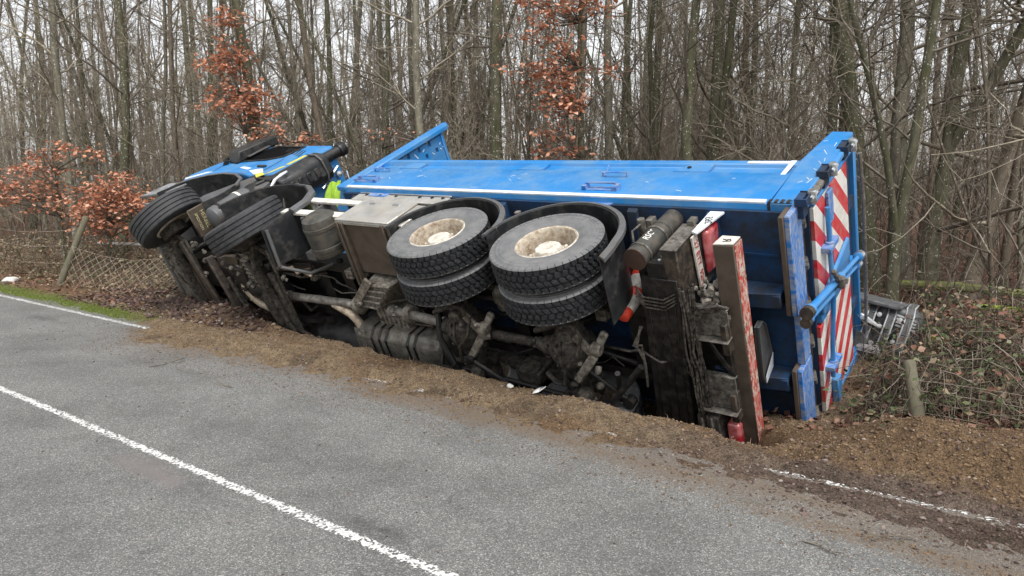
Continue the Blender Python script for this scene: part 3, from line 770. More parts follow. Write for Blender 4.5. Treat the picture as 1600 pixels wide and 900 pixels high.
mb.box(4.38, 4.68, 0.08, 0.58, 0.49, 0.62); mb.tube([(4.42, 0.05, 0.5), (4.44, 0.6, 0.5)], 0.03, 8)
P(mb, "spring_pack", "cast_alloy", bevel=0.004)
mb = MB(); mb.hexa([(5.72, 0.04, 0.60), (4.86, 0.10, 0.60), (4.84, 0.50, 0.60), (5.66, 0.40, 0.60)], [(5.72, 0.04, 0.66), (4.86, 0.10, 0.66), (4.84, 0.50, 0.66), (5.66, 0.40, 0.66)])
P(mb, "sump_cover", "brown_panel", bevel=0.01)

# exhaust
mb = MB(); mb.tube([(5.16, 0.10, 0.60), (5.12, -0.02, 0.55), (5.06, -0.12, 0.54), (4.98, -0.22, 0.54), (4.86, -0.29, 0.54), (4.68, -0.34, 0.55), (4.3, -0.36, 0.62)], 0.052, 14)
for q, d in (((5.10, -0.06, 0.545), (0.5, 0.8, 0)), ((5.0, -0.2, 0.54), (0.6, 0.7, 0))): mb.lathe([(0.052, -0.02), (0.060, -0.016), (0.060, 0.016), (0.052, 0.02)], origin=q, axis=d, n=16)
P(mb, "exhaust_pipe", "pipe_tan")
mb = MB(); mb.tube([(3.14, -0.08, 0.60), (2.96, -0.10, 0.57), (2.78, -0.14, 0.55), (2.68, -0.22, 0.54), (2.64, -0.34, 0.54), (2.62, -0.50, 0.55)], [0.05, 0.052, 0.055, 0.057, 0.057, 0.057], 14)
P(mb, "exhaust_pipe", "pipe_tan")
mb = MB()
mu_out = [(-0.28, -0.18), (-0.18, -0.28), (0.18, -0.28), (0.28, -0.18), (0.28, 0.18), (0.18, 0.28), (-0.18, 0.28), (-0.28, 0.18)]
oc = lambda s, x: [(x, -0.53 + a * s, 0.70 + c * s) for a, c in mu_out]
vs = oc(0.80, 2.72) + oc(1.0, 2.62) + oc(1.0, 1.40) + oc(0.72, 1.26)
mb.add(vs, [tuple(range(7, -1, -1))] + [(8*r + i, 8*r + (i+1) % 8, 8*r + 8 + (i+1) % 8, 8*r + 8 + i) for r in range(3) for i in range(8)] + [tuple(range(24, 32))])
mu = P(mb, "silencer", "silencer_grey", bevel=0.03, seg=2)
for x in (2.36, 2.22, 2.10, 1.72, 1.60):
    mb = MB(); a = oc(1.03, x - 0.02) + oc(1.06, x) + oc(1.03, x + 0.02)
    mb.add(a, [(8*r + i, 8*r + (i+1) % 8, 8*r + 8 + (i+1) % 8, 8*r + 8 + i) for r in range(2) for i in range(8)])
    P(mb, "silencer_strap", "black_steel", mu)
mb = MB(); mb.hexa([(2.74, -0.30, 0.48), (2.48, -0.28, 0.43), (2.50, -0.52, 0.40), (2.70, -0.56, 0.42)], [(2.74, -0.30, 0.50), (2.48, -0.28, 0.45), (2.50, -0.52, 0.42), (2.70, -0.56, 0.44)])
P(mb, "heat_shield", "galv_bracket", mu, bevel=0.004)

# front axles with beams, springs and hubs
for x in (6.33, 4.24):
    mb = MB()
    mb.beam((x, -0.80, 0.50), (x, -0.45, 0.40), 0.10, 0.12); mb.beam((x, -0.45, 0.40), (x, 0.45, 0.40), 0.10, 0.12); mb.beam((x, 0.45, 0.40), (x, 0.80, 0.50), 0.10, 0.12)
    mb.lathe([(0.0, -0.02), (0.205, -0.01), (0.205, 0.15), (0.12, 0.17), (0, 0.18)], origin=(x, 0.78, 0.525), axis=(math.sin(rad(27)), math.cos(rad(27)), 0), n=24)
    mb.tube([(x - 0.30, -0.75, 0.46), (x - 0.32, 0.75, 0.46)], 0.024, 8)
    mb.tube([(x - 0.30, 0.70, 0.46), (x, 0.78, 0.50)], 0.035, 8); mb.tube([(x + 0.25, 0.5, 0.6), (x + 0.05, 0.75, 0.52)], 0.04, 8)
    P(mb, "steer_axle", "cast_iron", bevel=0.025, seg=2)
    for s in (1, -1):
        mb = MB()
        for k in range(4):
            L = 0.85 - 0.1 * k
            mb.strip([(x - L, 0.66 - 0.022 * k), (x - L * 0.4, 0.57 - 0.022 * k), (x + L * 0.4, 0.57 - 0.022 * k), (x + L, 0.66 - 0.022 * k)], 'y', s * 0.42 - 0.045, s * 0.42 + 0.045, 0.018)
        mb.box(x - 0.09, x + 0.09, s*0.42 - 0.06, s*0.42 + 0.06, 0.42, 0.50)
        mb.tube([(x - 0.22, s * 0.50, 0.42), (x - 0.28, s * 0.52, 0.95)], 0.05, 10)
        P(mb, "leaf_spring", "black_steel")
mb = MB(); mb.beam((4.45, 0.55, 0.44), (4.05, -0.55, 0.42), 0.12, 0.10); mb.beam((4.05, 0.40, 0.44), (3.86, -0.95, 0.42), 0.10, 0.06); mb.beam((4.45, 0.0, 0.42), (4.2, -0.75, 0.40), 0.16, 0.05)
for k in range(9): mb.lathe([(0, 0), (0.05, 0.0), (0.045, 0.03), (0, 0.035)], origin=(4.3 - 0.03 * k + rng.uniform(-.1, .1), 0.3 - 0.11 * k, 0.40), axis=(0, 0, -1), n=8)
P(mb, "axle_hanger", "cast_iron", bevel=0.02, seg=2)
mb = MB(); mb.beam((6.1, 0.72, 0.42), (5.72, -0.40, 0.36), 0.11, 0.06); mb.beam((5.55, 0.5, 0.46), (5.25, -0.62, 0.40), 0.06, 0.12)
P(mb, "drag_link", "grime_steel", bevel=0.02, seg=2)

# underside front cover and bumper
mb = MB(); mb.hexa([(6.92, 0.52, 0.44), (6.34, 0.62, 0.46), (6.10, -1.0, 0.44), (6.86, -1.0, 0.42)], [(6.95, 0.52, 0.62), (6.34, 0.62, 0.62), (6.10, -1.0, 0.62), (6.9, -1.0, 0.6)])
P(mb, "engine_undertray", "grime_steel", bevel=0.012)
mb = MB(); mb.hexa([(6.88, 0.44, 0.432), (6.55, 0.46, 0.432), (6.50, -0.42, 0.422), (6.82, -0.5, 0.418)], [(6.88, 0.44, 0.45), (6.55, 0.46, 0.45), (6.50, -0.42, 0.44), (6.82, -0.5, 0.435)])
P(mb, "skid_plate", "galv_bracket", bevel=0.004)
mb = MB()
mb.prism([(6.96, 0.44), (7.10, 0.46), (7.26, 0.70), (7.40, 1.05), (7.42, 1.32), (7.22, 1.42), (7.10, 1.2), (7.06, 0.8)], 'y', -1.15, 1.10)
bumper = P(mb, "front_bumper", "grey_plastic", bevel=0.03, seg=2)
mb = MB(); hex5(mb, [(7.10, 1.165, 1.08), (7.98, 1.10, 1.00), (8.16, 1.06, 1.04), (7.62, 1.165, 1.36), (7.12, 1.165, 1.46)], [(7.10, 1.195, 1.08), (7.98, 1.13, 1.00), (8.16, 1.09, 1.04), (7.62, 1.195, 1.36), (7.12, 1.195, 1.46)])
mb.hexa([(7.4, 1.0, 0.92), (7.95, 0.98, 0.94), (7.9, 0.97, 1.0), (7.45, 1.0, 1.05)], [(7.4, 1.04, 0.92), (7.95, 1.01, 0.94), (7.9, 1.0, 1.0), (7.45, 1.04, 1.05)])
for x, z in ((7.4, 1.2), (7.7, 1.12), (7.3, 1.3)): mb.lathe([(0, 0), (0.012, 0.0), (0.012, 0.008), (0, 0.01)], origin=(x, 1.19, z), axis='y', n=8)
P(mb, "bumper_corner", "bumper_grey", bumper, bevel=0.006)

# ---------------------------------------------------------------- cab
mb = MB()
mb.prism([(5.0, 1.80), (5.0, 2.85), (6.42, 2.88), (6.62, 2.82), (7.26, 2.15), (7.44, 1.66), (7.30, 1.40), (7.08, 1.58), (6.85, 1.74), (6.5, 1.82), (6.1, 1.80), (5.72, 1.70), (5.40, 1.74)], 'y', -1.2, 1.215)
cab = P(mb, "cab", "blue_paint", bevel=0.045, seg=3)
mb = MB(); mb.prism([(5.64, 2.75), (6.40, 2.79), (6.86, 2.26), (6.62, 2.20), (6.0, 2.28), (5.74, 2.40)], 'y', 1.213, 1.219)
P(mb, "side_window", "dark_interior", cab)  # flat black panel stands in for the shade inside the open window
mb = MB()
pl = [(5.60, 2.78), (6.42, 2.825), (6.93, 2.25), (6.64, 2.16), (5.98, 2.24), (5.68, 2.37)]
ins = [(5.64, 2.75), (6.40, 2.79), (6.86, 2.26), (6.62, 2.20), (6.0, 2.28), (5.74, 2.40)]
vs = [(a, 1.216, c) for a, c in pl] + [(a, 1.216, c) for a, c in ins] + [(a, 1.231, c) for a, c in pl] + [(a, 1.231, c) for a, c in ins]
mb.add(vs, [(i, (i+1) % 6, 12 + (i+1) % 6, 12 + i) for i in range(6)] + [(6 + (i+1) % 6, 6 + i, 18 + i, 18 + (i+1) % 6) for i in range(6)] + [(12 + i, 12 + (i+1) % 6, 18 + (i+1) % 6, 18 + i) for i in range(6)])
P(mb, "window_frame", "black_plastic", cab)
mb = MB(); mb.prism([(5.55, 1.78), (5.6, 2.30), (5.62, 2.32), (5.575, 1.78)], 'y', 1.214, 1.2175); mb.prism([(6.92, 1.80), (6.97, 2.15), (6.985, 2.15), (6.94, 1.80)], 'y', 1.214, 1.2175)
P(mb, "door_gap", "black_plastic", cab)
mb = MB(); mb.box(5.68, 5.90, 1.218, 1.245, 1.98, 2.03)
P(mb, "door_handle", "black_plastic", cab, bevel=0.008)
for pl in ([(5.20, 2.10), (5.28, 2.10), (5.24, 2.44), (5.15, 2.44)], [(5.30, 1.82), (5.36, 1.74), (5.29, 2.02), (5.21, 2.04)], [(5.42, 1.62), (5.62, 1.74), (5.5, 1.80), (5.36, 1.74)]):
    mb = MB(); mb.prism(pl, 'y', 1.2155, 1.2195); P(mb, "reflective_tape", "yellow_tape", cab)
for pl in ([(6.05, 1.90), (6.36, 1.96), (6.30, 2.01), (6.02, 1.96)], [(6.9, 1.79), (7.05, 1.70), (7.30, 1.48), (7.36, 1.54), (7.06, 1.78)], [(5.62, 1.72), (5.95, 1.86), (5.7, 1.95), (5.5, 1.82)]):
    mb = MB(); mb.prism(pl, 'y', 1.2152, 1.2186); P(mb, "cab_highlight", "white_trim_and_glare", cab)  # pale patches painting the highlights and reflection on the blue side
# interior-dark grille lines low on the bonnet side
mb = MB()
for k in range(7): mb.beam((5.35 + 0.09 * k, 1.218, 2.40 + 0.03 * k), (5.42 + 0.09 * k, 1.218, 2.62 + 0.02 * k), 0.02, 0.006, up=(0, 1, 0))
P(mb, "vent_louvre", "black_plastic", cab)
# wheel arch of the first axle
mb = MB()
arch = [(7.28, 0.95), (7.22, 1.25), (7.06, 1.46), (6.80, 1.62), (6.48, 1.70), (6.10, 1.68), (5.78, 1.55), (5.58, 1.32), (5.52, 1.0), (5.60, 0.75)]
mb.strip(arch, 'y', 0.45, 1.225, -0.02)
P(mb, "wheel_arch", "fender_plastic", cab)
mb = MB(); a2 = [(x + (x - 6.35) * 0.05, z + 0.045) for x, z in arch[1:8]]
poly = arch[1:8] + list(reversed(a2)); mb.prism(poly, 'y', 1.19, 1.235)
P(mb, "arch_lip", "grey_plastic", cab, bevel=0.008)
mb = MB(); mb.hexa([(5.94, 1.00, 0.88), (6.08, 1.16, 0.90), (5.98, 1.20, 1.02), (5.86, 1.02, 1.0)], [(5.48, 1.10, 1.55), (5.58, 1.215, 1.60), (5.42, 1.215, 1.70), (5.36, 1.08, 1.66)])
P(mb, "entry_step", "grey_plastic", cab, bevel=0.015)
mb = MB(); mb.hexa([(5.0, -1.19, 1.15), (5.42, -1.19, 1.15), (5.42, 1.08, 1.15), (5.0, 1.08, 1.15)], [(5.0, -1.19, 1.81), (5.66, -1.19, 1.72), (5.66, 1.19, 1.72), (5.0, 1.19, 1.81)]); mb.box(5.42, 5.5, 1.0, 1.12, 1.2, 1.6); mb.tube([(5.1, 1.12, 1.3), (5.3, 1.16, 1.5), (5.15, 1.18, 1.7)], 0.03, 8); mb.beam((5.05, 1.17, 1.62), (5.6, 1.2, 1.66), 0.05, 0.05); P(mb, "cab_lower_panel", "black_plastic", cab, bevel=0.015)
mb = MB(); mb.box(5.02, 7.0, -1.19, 1.0, 1.08, 1.149); mb.box(4.97, 5.0, -1.18, 0.5, 1.16, 2.2); P(mb, "cab_floor", "black_steel", cab)
# mirror
mb = MB(); mb.hexa([(6.60, 1.22, 2.08), (6.92, 1.22, 2.12), (6.92, 1.40, 2.22), (6.60, 1.40, 2.2)], [(6.60, 1.20, 2.98), (6.90, 1.20, 2.98), (6.90, 1.35, 3.02), (6.62, 1.35, 3.0)])
mir = P(mb, "mirror_housing", "black_plastic", cab, bevel=0.03, seg=2)
mb = MB(); mb.beam((6.58, 1.26, 2.3), (6.58, 1.26, 2.75), 0.10, 0.012, up=(0, 1, 0)); P(mb, "mirror_glass", "grey_plastic", mir)
mb = MB(); mb.tube([(6.95, 1.18, 2.05), (6.9, 1.28, 2.1)], 0.045, 8); mb.tube([(6.76, 1.15, 2.9), (6.78, 1.24, 2.88)], 0.035, 8); mb.tube([(7.0, 1.15, 2.1), (7.05, 1.25, 2.14), (6.98, 1.28, 2.2)], 0.03, 8)
P(mb, "mirror_arm", "black_plastic", mir)
# air intake on the rear corner
mb = MB(); mb.prism([(4.86, 0.80), (4.80, 0.92), (4.84, 1.14), (4.93, 1.21), (5.06, 1.222), (5.14, 1.224), (5.16, 1.1), (5.16, 0.8)], 'z', 1.62, 2.56)
ai = P(mb, "air_intake", "fender_plastic", bevel=0.03, seg=2)
for z in (1.74, 1.9, 2.06, 2.22):
    mb = MB(); mb.hexa([(4.855, 0.84, z), (4.79, 0.94, z), (4.80, 1.08, z), (4.86, 1.08, z)], [(4.855, 0.84, z + 0.09), (4.785, 0.94, z + 0.09), (4.795, 1.08, z + 0.09), (4.86, 1.08, z + 0.09)]); P(mb, "intake_rib", "black_plastic", ai, bevel=0.008)
mb = MB(); mb.strip([(4.845, 0.79), (4.785, 0.92), (4.825, 1.15), (4.92, 1.225), (5.12, 1.235)], 'z', 2.40, 2.43, 0.012); P(mb, "intake_band", "grey_plastic", ai)
mb = MB(); mb.tube([(5.0, 1.08, 2.5), (5.0, 1.09, 2.75), (4.98, 1.10, 2.92)], [0.10, 0.085, 0.085], 16); mb.lathe([(0.0, 0), (0.10, 0.0), (0.112, 0.03), (0.112, 0.11), (0.10, 0.13), (0, 0.12)], origin=(4.98, 1.10, 2.88), axis='z', n=20)
for z in (2.92, 2.95, 2.98): mb.lathe([(0.111, z), (0.118, z + 0.006), (0.111, z + 0.012)], origin=(4.98, 1.10, 0), axis='z', n=20)
P(mb, "intake_stack", "black_plastic", ai)
mb = MB(); mb.lathe([(0, 0), (0.045, 0.0), (0.05, 0.03), (0, 0.06)], origin=(4.96, 0.78, 2.72), axis=(-1, 0, 0), n=12); P(mb, "work_lamp", "wreck_bright", cab)
mb = MB(); mb.tube([(4.98, 0.75, 2.9), (4.93, 0.62, 2.85), (4.90, 0.6, 2.6), (4.92, 0.72, 2.4)], 0.016, 6); mb.tube([(4.95, 0.9, 2.75), (4.9, 0.72, 2.3)], 0.02, 6); P(mb, "grab_rail", "chrome_bar", cab)
mb = MB(); mb.tube([(4.86, 1.16, 1.48), (4.80, 1.24, 1.56), (4.78, 1.26, 1.72), (4.86, 1.24, 1.80), (4.94, 1.22, 1.74), (4.92, 1.2, 1.58), (4.84, 1.14, 1.42)], 0.016, 8); P(mb, "white_hose", "white_trim_and_glare")
# clutter behind the cab: hoses and cylinders
mb = MB()
for k in range(10):
    y = rng.uniform(0.3, 1.1); z = rng.uniform(1.2, 1.8); x = rng.uniform(3.9, 4.9)
    mb.tube([(x, y, z), (x - 0.15, y + rng.uniform(-.1, .1), z + 0.25), (x - 0.3 + rng.uniform(-.1, .1), y, z + rng.uniform(-.2, .4)), (x - 0.5, y - 0.2, z - 0.1)], rng.uniform(0.010, 0.022), 6)
P(mb, "air_hoses", "cable_black")
mb = MB(); mb.box(4.1, 4.85, -0.8, 0.9, 1.1, 1.45); mb.box(4.5, 4.9, -0.9, 1.0, 1.4, 1.75)
P(mb, "cab_rear_frame", "black_steel", bevel=0.02)
# tanks beside the first axle
mb = MB(); mb.lathe([(0, 0), (0.11, 0.01), (0.165, 0.05), (0.17, 0.10), (0.17, 0.62), (0.165, 0.68), (0.11, 0.74), (0, 0.75)], origin=(5.42, 0.98, 0.68), axis=(0.0, 0.05, 1), n=24)
t1 = P(mb, "air_tank", "grey_plastic")
for z in (0.86, 1.2):
    mb = MB(); mb.lathe([(0.171, -0.02), (0.177, -0.018), (0.177, 0.018), (0.171, 0.02)], origin=(5.42, 0.98 + 0.05 * (z - .68), z), axis=(0, 0.05, 1), n=24); P(mb, "tank_band", "alu_rail" if z > 1 else "black_steel", t1)
mb = MB(); mb.lathe([(0, 0), (0.07, 0.01), (0.09, 0.05), (0.09, 0.3), (0.06, 0.34), (0, 0.35)], origin=(5.2, 1.08, 1.36), axis=(-0.3, 0, 1), n=18); P(mb, "air_tank", "grey_plastic")
mb = MB(); mb.hexa([(5.75, 1.17, 0.56), (5.75, 0.72, 0.58), (5.75, 0.72, 0.84), (5.75, 1.17, 0.86)], [(5.78, 1.17, 0.56), (5.78, 0.72, 0.58), (5.78, 0.72, 0.84), (5.78, 1.17, 0.86)])
fl = P(mb, "mud_flap", "brown_panel", bevel=0.02)
text("flap_lettering", "HERBEL", 0.085, (5.7465, 0.95, 0.765), ((0, -1, 0), (0, 0, 1)), "lettering_gold", fl)
text("flap_lettering", "SPEDITION", 0.055, (5.7465, 0.95, 0.665), ((0, -1, 0), (0, 0, 1)), "lettering_gold", fl)

# ---------------------------------------------------------------- second axle mudguard
mb = MB()
arc2 = [(5.0, 0.68), (4.96, 0.95), (4.80, 1.20), (4.52, 1.36), (4.20, 1.41), (3.88, 1.37), (3.62, 1.22), (3.46, 0.98), (3.42, 0.72)]
mb.strip(arc2, 'y', 0.62, 1.235, 0.018)
mg = P(mb, "mudguard", "fender_plastic")
mb = MB()
ctr = (4.22, 0.62)
lip = [(x + (x - ctr[0]) * 0.085, z + (z - ctr[1]) * 0.085) for x, z in arc2]
for i in range(len(arc2) - 1):
    a, b_, c, d = arc2[i], arc2[i+1], lip[i+1], lip[i]
    mb.hexa([(a[0], 1.20, a[1]), (b_[0], 1.20, b_[1]), (c[0], 1.17, c[1]), (d[0], 1.17, d[1])], [(a[0], 1.245, a[1]), (b_[0], 1.245, b_[1]), (c[0], 1.215, c[1]), (d[0], 1.215, d[1])])
P(mb, "mudguard_lip", "grey_plastic", mg)
mb = MB(); mb.hexa([(3.42, 0.62, 0.73), (3.42, 1.23, 0.73), (3.40, 1.23, 0.73), (3.40, 0.62, 0.73)], [(3.44, 0.68, 0.22), (3.46, 1.18, 0.26), (3.44, 1.18, 0.26), (3.42, 0.68, 0.22)])
for k in range(5): mb.beam((3.437, 0.68 + 0.12 * k, 0.70), (3.458, 0.70 + 0.11 * k, 0.28), 0.008, 0.012, up=(1, 0, 0))
P(mb, "mud_flap", "fender_plastic", mg)
mb = MB(); mb.tube([(3.40, 1.16, 0.30), (3.38, 0.68, 0.25)], 0.022, 8); mb.tube([(3.40, 0.66, 0.26), (3.2, 0.45, 0.5), (3.1, 0.42, 0.8)], 0.022, 8); P(mb, "flap_bar", "grey_plastic", mg)

# air tank, guard rails, battery box
mb = MB(); mb.lathe([(0, 0.0), (0.12, 0.01), (0.20, 0.05), (0.215, 0.10), (0.215, 0.46), (0.20, 0.53), (0.12, 0.58), (0, 0.59)], origin=(2.80, 0.66, 0.66), axis='y', n=28)
t2 = P(mb, "fluid_tank", "tank_green")
for y in (0.82, 1.08):
    mb = MB(); mb.lathe([(0.216, -0.025), (0.222, -0.02), (0.222, 0.02), (0.216, 0.025)], origin=(2.80, y, 0.66), axis='y', n=28); P(mb, "tank_band", "tank_green", t2)
for z, x0 in ((0.79, 3.68), (1.12, 3.58)):
    mb = MB(); mb.box(2.42, x0, 1.14, 1.175, z - 0.055, z + 0.055); mb.box(x0 - 0.12, x0 - 0.08, 0.75, 1.14, z - 0.04, z + 0.04)
    P(mb, "side_guard_rail", "alu_rail", bevel=0.006)
mb = MB(); mb.box(3.2, 3.24, 0.7, 1.13, 0.7, 1.25); mb.box(3.02, 3.2, 0.62, 0.72, 0.55, 0.7); mb.lathe([(0, 0), (0.10, 0.01), (0.12, 0.05), (0.12, 0.5), (0.08, 0.56), (0, 0.57)], origin=(3.1, 0.95, 1.02), axis=(-1, 0, 0), n=18)
P(mb, "guard_bracket", "grey_plastic")
mb = MB(); mb.lathe([(0, 0), (0.035, 0), (0.035, 0.06), (0, 0.065)], origin=(3.34, 1.0, 1.05), axis='y', n=12); P(mb, "red_tap", "cone_red")
# the box: alloy lid on the side, brown underside, uprights
mb = MB(); mb.hexa([(2.38, 0.50, 0.62), (1.52, 0.50, 0.62), (1.52, 1.19, 0.62), (2.38, 1.19, 0.62)], [(2.38, 0.5, 1.16), (1.52, 0.5, 1.16), (1.52, 1.19, 1.16), (2.38, 1.19, 1.16)])
bx = P(mb, "battery_box", "brown_panel", bevel=0.01)
mb = MB(); mb.box(1.49, 2.41, 1.192, 1.215, 0.60, 1.13); mb.box(1.49, 2.41, 1.15, 1.192, 0.60, 0.615)
lid = P(mb, "box_lid", "alu", bx, bevel=0.006)
mb = MB(); mb.box(1.16, 2.72, 1.165, 1.19, 1.15, 1.325); mb.box(1.16, 2.72, 1.13, 1.20, 1.325, 1.345)
P(mb, "tread_plate", "alu", bx, bevel=0.004)
for x in (1.25, 1.42, 1.62, 2.02, 2.3, 2.55):
    mb = MB(); mb.lathe([(0, 0), (0.022, 0), (0.02, 0.012), (0, 0.014)], origin=(x, 1.19, 1.28), axis='y', n=10); P(mb, "rivet", "black_plastic", bx)
for x in (1.75, 2.15):
    mb = MB(); mb.box(x - 0.05, x + 0.05, 1.215, 1.226, 1.0, 1.03); P(mb, "lid_latch", "chrome_bar", bx)
for x, yb in ((2.38, 0.32), (2.30, 0.36), (1.60, 0.40), (1.50, 0.30)):
    mb = MB(); mb.beam((x, 1.18, 0.60), (x, yb, 0.59), 0.05, 0.045); P(mb, "box_bracket", "brown_panel", bx, bevel=0.006)
mb = MB(); mb.box(1.30, 1.5, 1.05, 1.19, 0.62, 1.1); P(mb, "box_side", "alu", bx, bevel=0.01)

# ---------------------------------------------------------------- rear mudguards
for cx, a0, a1 in ((0.6875, -4, 172), (-0.6875, -4, 176)):
    mb = MB(); R_ = 0.665
    arc = [(cx + R_ * math.cos(rad(t)) * 1.02, 0.54 + R_ * math.sin(rad(t)) * 1.02) for t in np.linspace(a0, a1, 25)]
    if cx < 0: arc += [(cx - 0.70, 0.46), (cx - 0.71, 0.30)]
    mb.strip(arc, 'y', 0.56, 1.235, 0.014)
    g = P(mb, "mudguard", "fender_plastic")
    mb = MB()
    n = len(arc)
    out = [(cx + (x - cx) * 1.075, 0.54 + (z - 0.54) * 1.075) for x, z in arc]
    for i in range(n - 1):
        a, b_, c, d = arc[i], arc[i+1], out[i+1], out[i]
        mb.hexa([(a[0], 1.232, a[1]), (b_[0], 1.232, b_[1]), (c[0], 1.20, c[1]), (d[0], 1.20, d[1])], [(a[0], 1.25, a[1]), (b_[0], 1.25, b_[1]), (c[0], 1.235, c[1]), (d[0], 1.235, d[1])])
    P(mb, "mudguard_lip", "grey_plastic", g)
    mb = MB(); x = cx - 0.72; mb.lathe([(0, 0), (0.035, 0), (0.035, 0.16), (0, 0.17)], origin=(x - 0.02, 1.08, 0.98), axis=(0, 1, 0), n=12); mb.box(x - 0.16, x, 1.1, 1.13, 1.0, 1.06); mb.beam((x, 1.1, 1.0), (x, 0.4, 1.0), 0.05, 0.05)
    P(mb, "mudguard_bracket", "galv_bracket", g)

# ---------------------------------------------------------------- tipper body
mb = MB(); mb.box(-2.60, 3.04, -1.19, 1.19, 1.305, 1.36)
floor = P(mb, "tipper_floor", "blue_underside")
for x in (-1.95, -1.17, -0.4, 0.4, 1.2, 2.0, 2.8):
    for s in (1, -1):
        mb = MB(); mb.hexa([(x - 0.03, s*0.515, 1.16), (x + 0.03, s*0.515, 1.16), (x + 0.05, s*1.15, 1.26), (x - 0.05, s*1.15, 1.26)], [(x - 0.05, s*0.515, 1.304), (x + 0.05, s*0.515, 1.304), (x + 0.05, s*1.17, 1.304), (x - 0.05, s*1.17, 1.304)])
        P(mb, "floor_rib", "blue_underside", floor)
for y in (0.78, -0.1, -0.72):
    mb = MB(); mb.box(-2.5, -1.4, y - 0.012, y + 0.012, 1.292, 1.304); P(mb, "floor_seam", "blue_underside", floor)
for s in (1, -1):
    mb = MB()
    pr = [(1.19, 1.33), (1.25, 1.345), (1.255, 1.42), (1.252, 1.93), (1.225, 1.985), (1.215, 2.10), (1.25, 2.13), (1.25, 2.21), (1.10, 2.21), (1.10, 2.14), (1.13, 2.08), (1.15, 1.36)]
    mb.prism([(s * a, c) for a, c in pr], 'x', -2.42, 3.04)
    wall = P(mb, "side_wall", "blue_paint", bevel=0.008)
    if s < 0: continue
    mb = MB(); mb.box(-2.40, 3.06, 1.243, 1.263, 1.345, 1.40); P(mb, "rub_rail", "white_trim_and_glare", wall, bevel=0.004)  # white trim strip; its white also stands in for sky glare on the rail
    mb = MB(); mb.box(-2.62, -2.42, 1.18, 1.262, 1.335, 1.40)
    for k in range(4): mb.box(-2.60 + 0.05 * k, -2.575 + 0.05 * k, 1.262, 1.268, 1.34, 1.395)
    P(mb, "rail_end", "black_plastic", wall)
    for x in (2.25, 0.32, -1.62):
        mb = MB(); mb.hexa([(x - 0.02, 1.226, 1.96), (x + 0.34, 1.226, 1.96), (x + 0.30, 1.216, 2.10), (x - 0.02, 1.216, 2.10)], [(x - 0.02, 1.253, 1.94), (x + 0.34, 1.253, 1.94), (x + 0.22, 1.249, 2.12), (x - 0.02, 1.249, 2.12)])
        P(mb, "side_gusset", "blue_paint", wall, bevel=0.006)
    for x, z in ((2.78, 1.55), (-0.72, 1.52)):
        mb = MB(); mb.box(x - 0.17, x + 0.17, 1.253, 1.262, z - 0.045, z + 0.03); mb.tube([(x - 0.16, 1.255, z + 0.01), (x - 0.16, 1.315, z + 0.01), (x + 0.16, 1.315, z + 0.01), (x + 0.16, 1.255, z + 0.01)], 0.014, 8); mb.box(x - 0.20, x - 0.15, 1.255, 1.30, z - 0.05, z + 0.04); mb.box(x + 0.15, x + 0.20, 1.255, 1.30, z - 0.05, z + 0.04)
        P(mb, "step_handle", "blue_frame_worn", wall)
        mb = MB(); z2 = z + 0.28; mb.tube([(x - 0.14, 1.25, z2), (x - 0.14, 1.30, z2), (x + 0.14, 1.30, z2), (x + 0.14, 1.25, z2)], 0.010, 8); mb.tube([(x + 0.10, 1.258, z2 - 0.02), (x + 0.22, 1.262, z2 + 0.26)], 0.008, 6)
        P(mb, "grab_handle", "blue_frame_worn", wall)
    for pl in ([(-2.34, 2.135), (-1.95, 2.135), (-1.95, 2.185), (-2.34, 2.185)], [(-2.38, 1.90), (-2.34, 1.90), (-2.34, 2.20), (-2.39, 2.20)]):
        mb = MB(); mb.prism(pl, 'y', 1.2495, 1.2545); P(mb, "white_marking", "white_trim_and_glare", wall)
    for k in range(16):     # scratches and chips through the paint
        x = rng.uniform(-2.3, 2.9); z = rng.uniform(1.45, 1.9); L = rng.uniform(0.01, 0.12); a = rng.uniform(-1, 1); w_ = rng.uniform(0.002, 0.006)
        mb = MB(); mb.beam((x, 1.2538, z), (x + L * math.cos(a), 1.2535, z + L * math.sin(a) * 0.7), w_, 0.003, up=(0, 1, 0)); P(mb, "paint_scratch", "white_trim_and_glare", wall)
    mb = MB(); mb.lathe([(0, 0), (0.022, 0), (0.02, 0.01), (0, 0.012)], origin=(-1.42, 1.252, 2.03), axis='y', n=10); P(mb, "rivet", "black_plastic", wall)
    mb = MB(); mb.box(-1.9, -1.80, 1.16, 1.24, 2.21, 2.235); P(mb, "sheet_hook", "black_plastic", wall)
# under-edge hinge plates below the rub rail
for x in (-0.75, 2.35):
    mb = MB(); mb.prism([(x - 0.20, 1.345), (x + 0.20, 1.345), (x + 0.14, 1.25), (x - 0.14, 1.25)], 'y', 1.17, 1.20); P(mb, "edge_gusset", "blue_frame_worn", floor)
# headboard with pierced upper part
hb0, hb1 = 3.045, 3.10
mb = MB()
ny, nz = 34, 18
ys = np.linspace(-1.17, 1.17, ny + 1); zs = np.linspace(2.25, 3.26, nz + 1)
mb.box(hb0, hb1, -1.20, 1.20, 1.33, 2.25)
for i in range(ny):
    for j in range(nz):
        if i % 2 == 1 and j % 2 == 1 and 3 < j < 17 and (i // 2 + j // 2) % 2 == 0: continue
        mb.box(hb0, hb1, ys[i], ys[i+1], zs[j], zs[j+1])
hb = P(mb, "headboard", "blue_paint", smooth=False)
for s in (1, -1):
    mb = MB(); mb.prism([(2.98, 1.33), (3.17, 1.33), (3.17, 3.50), (3.10, 3.52), (2.99, 3.42)], 'y', s * 1.2 - 0.0, s * 1.27)
    P(mb, "headboard_post", "blue_paint", hb, bevel=0.012)
mb = MB(); mb.box(3.02, 3.12, -1.2, 1.2, 3.26, 3.31); P(mb, "headboard_rail", "blue_paint", hb, bevel=0.01)
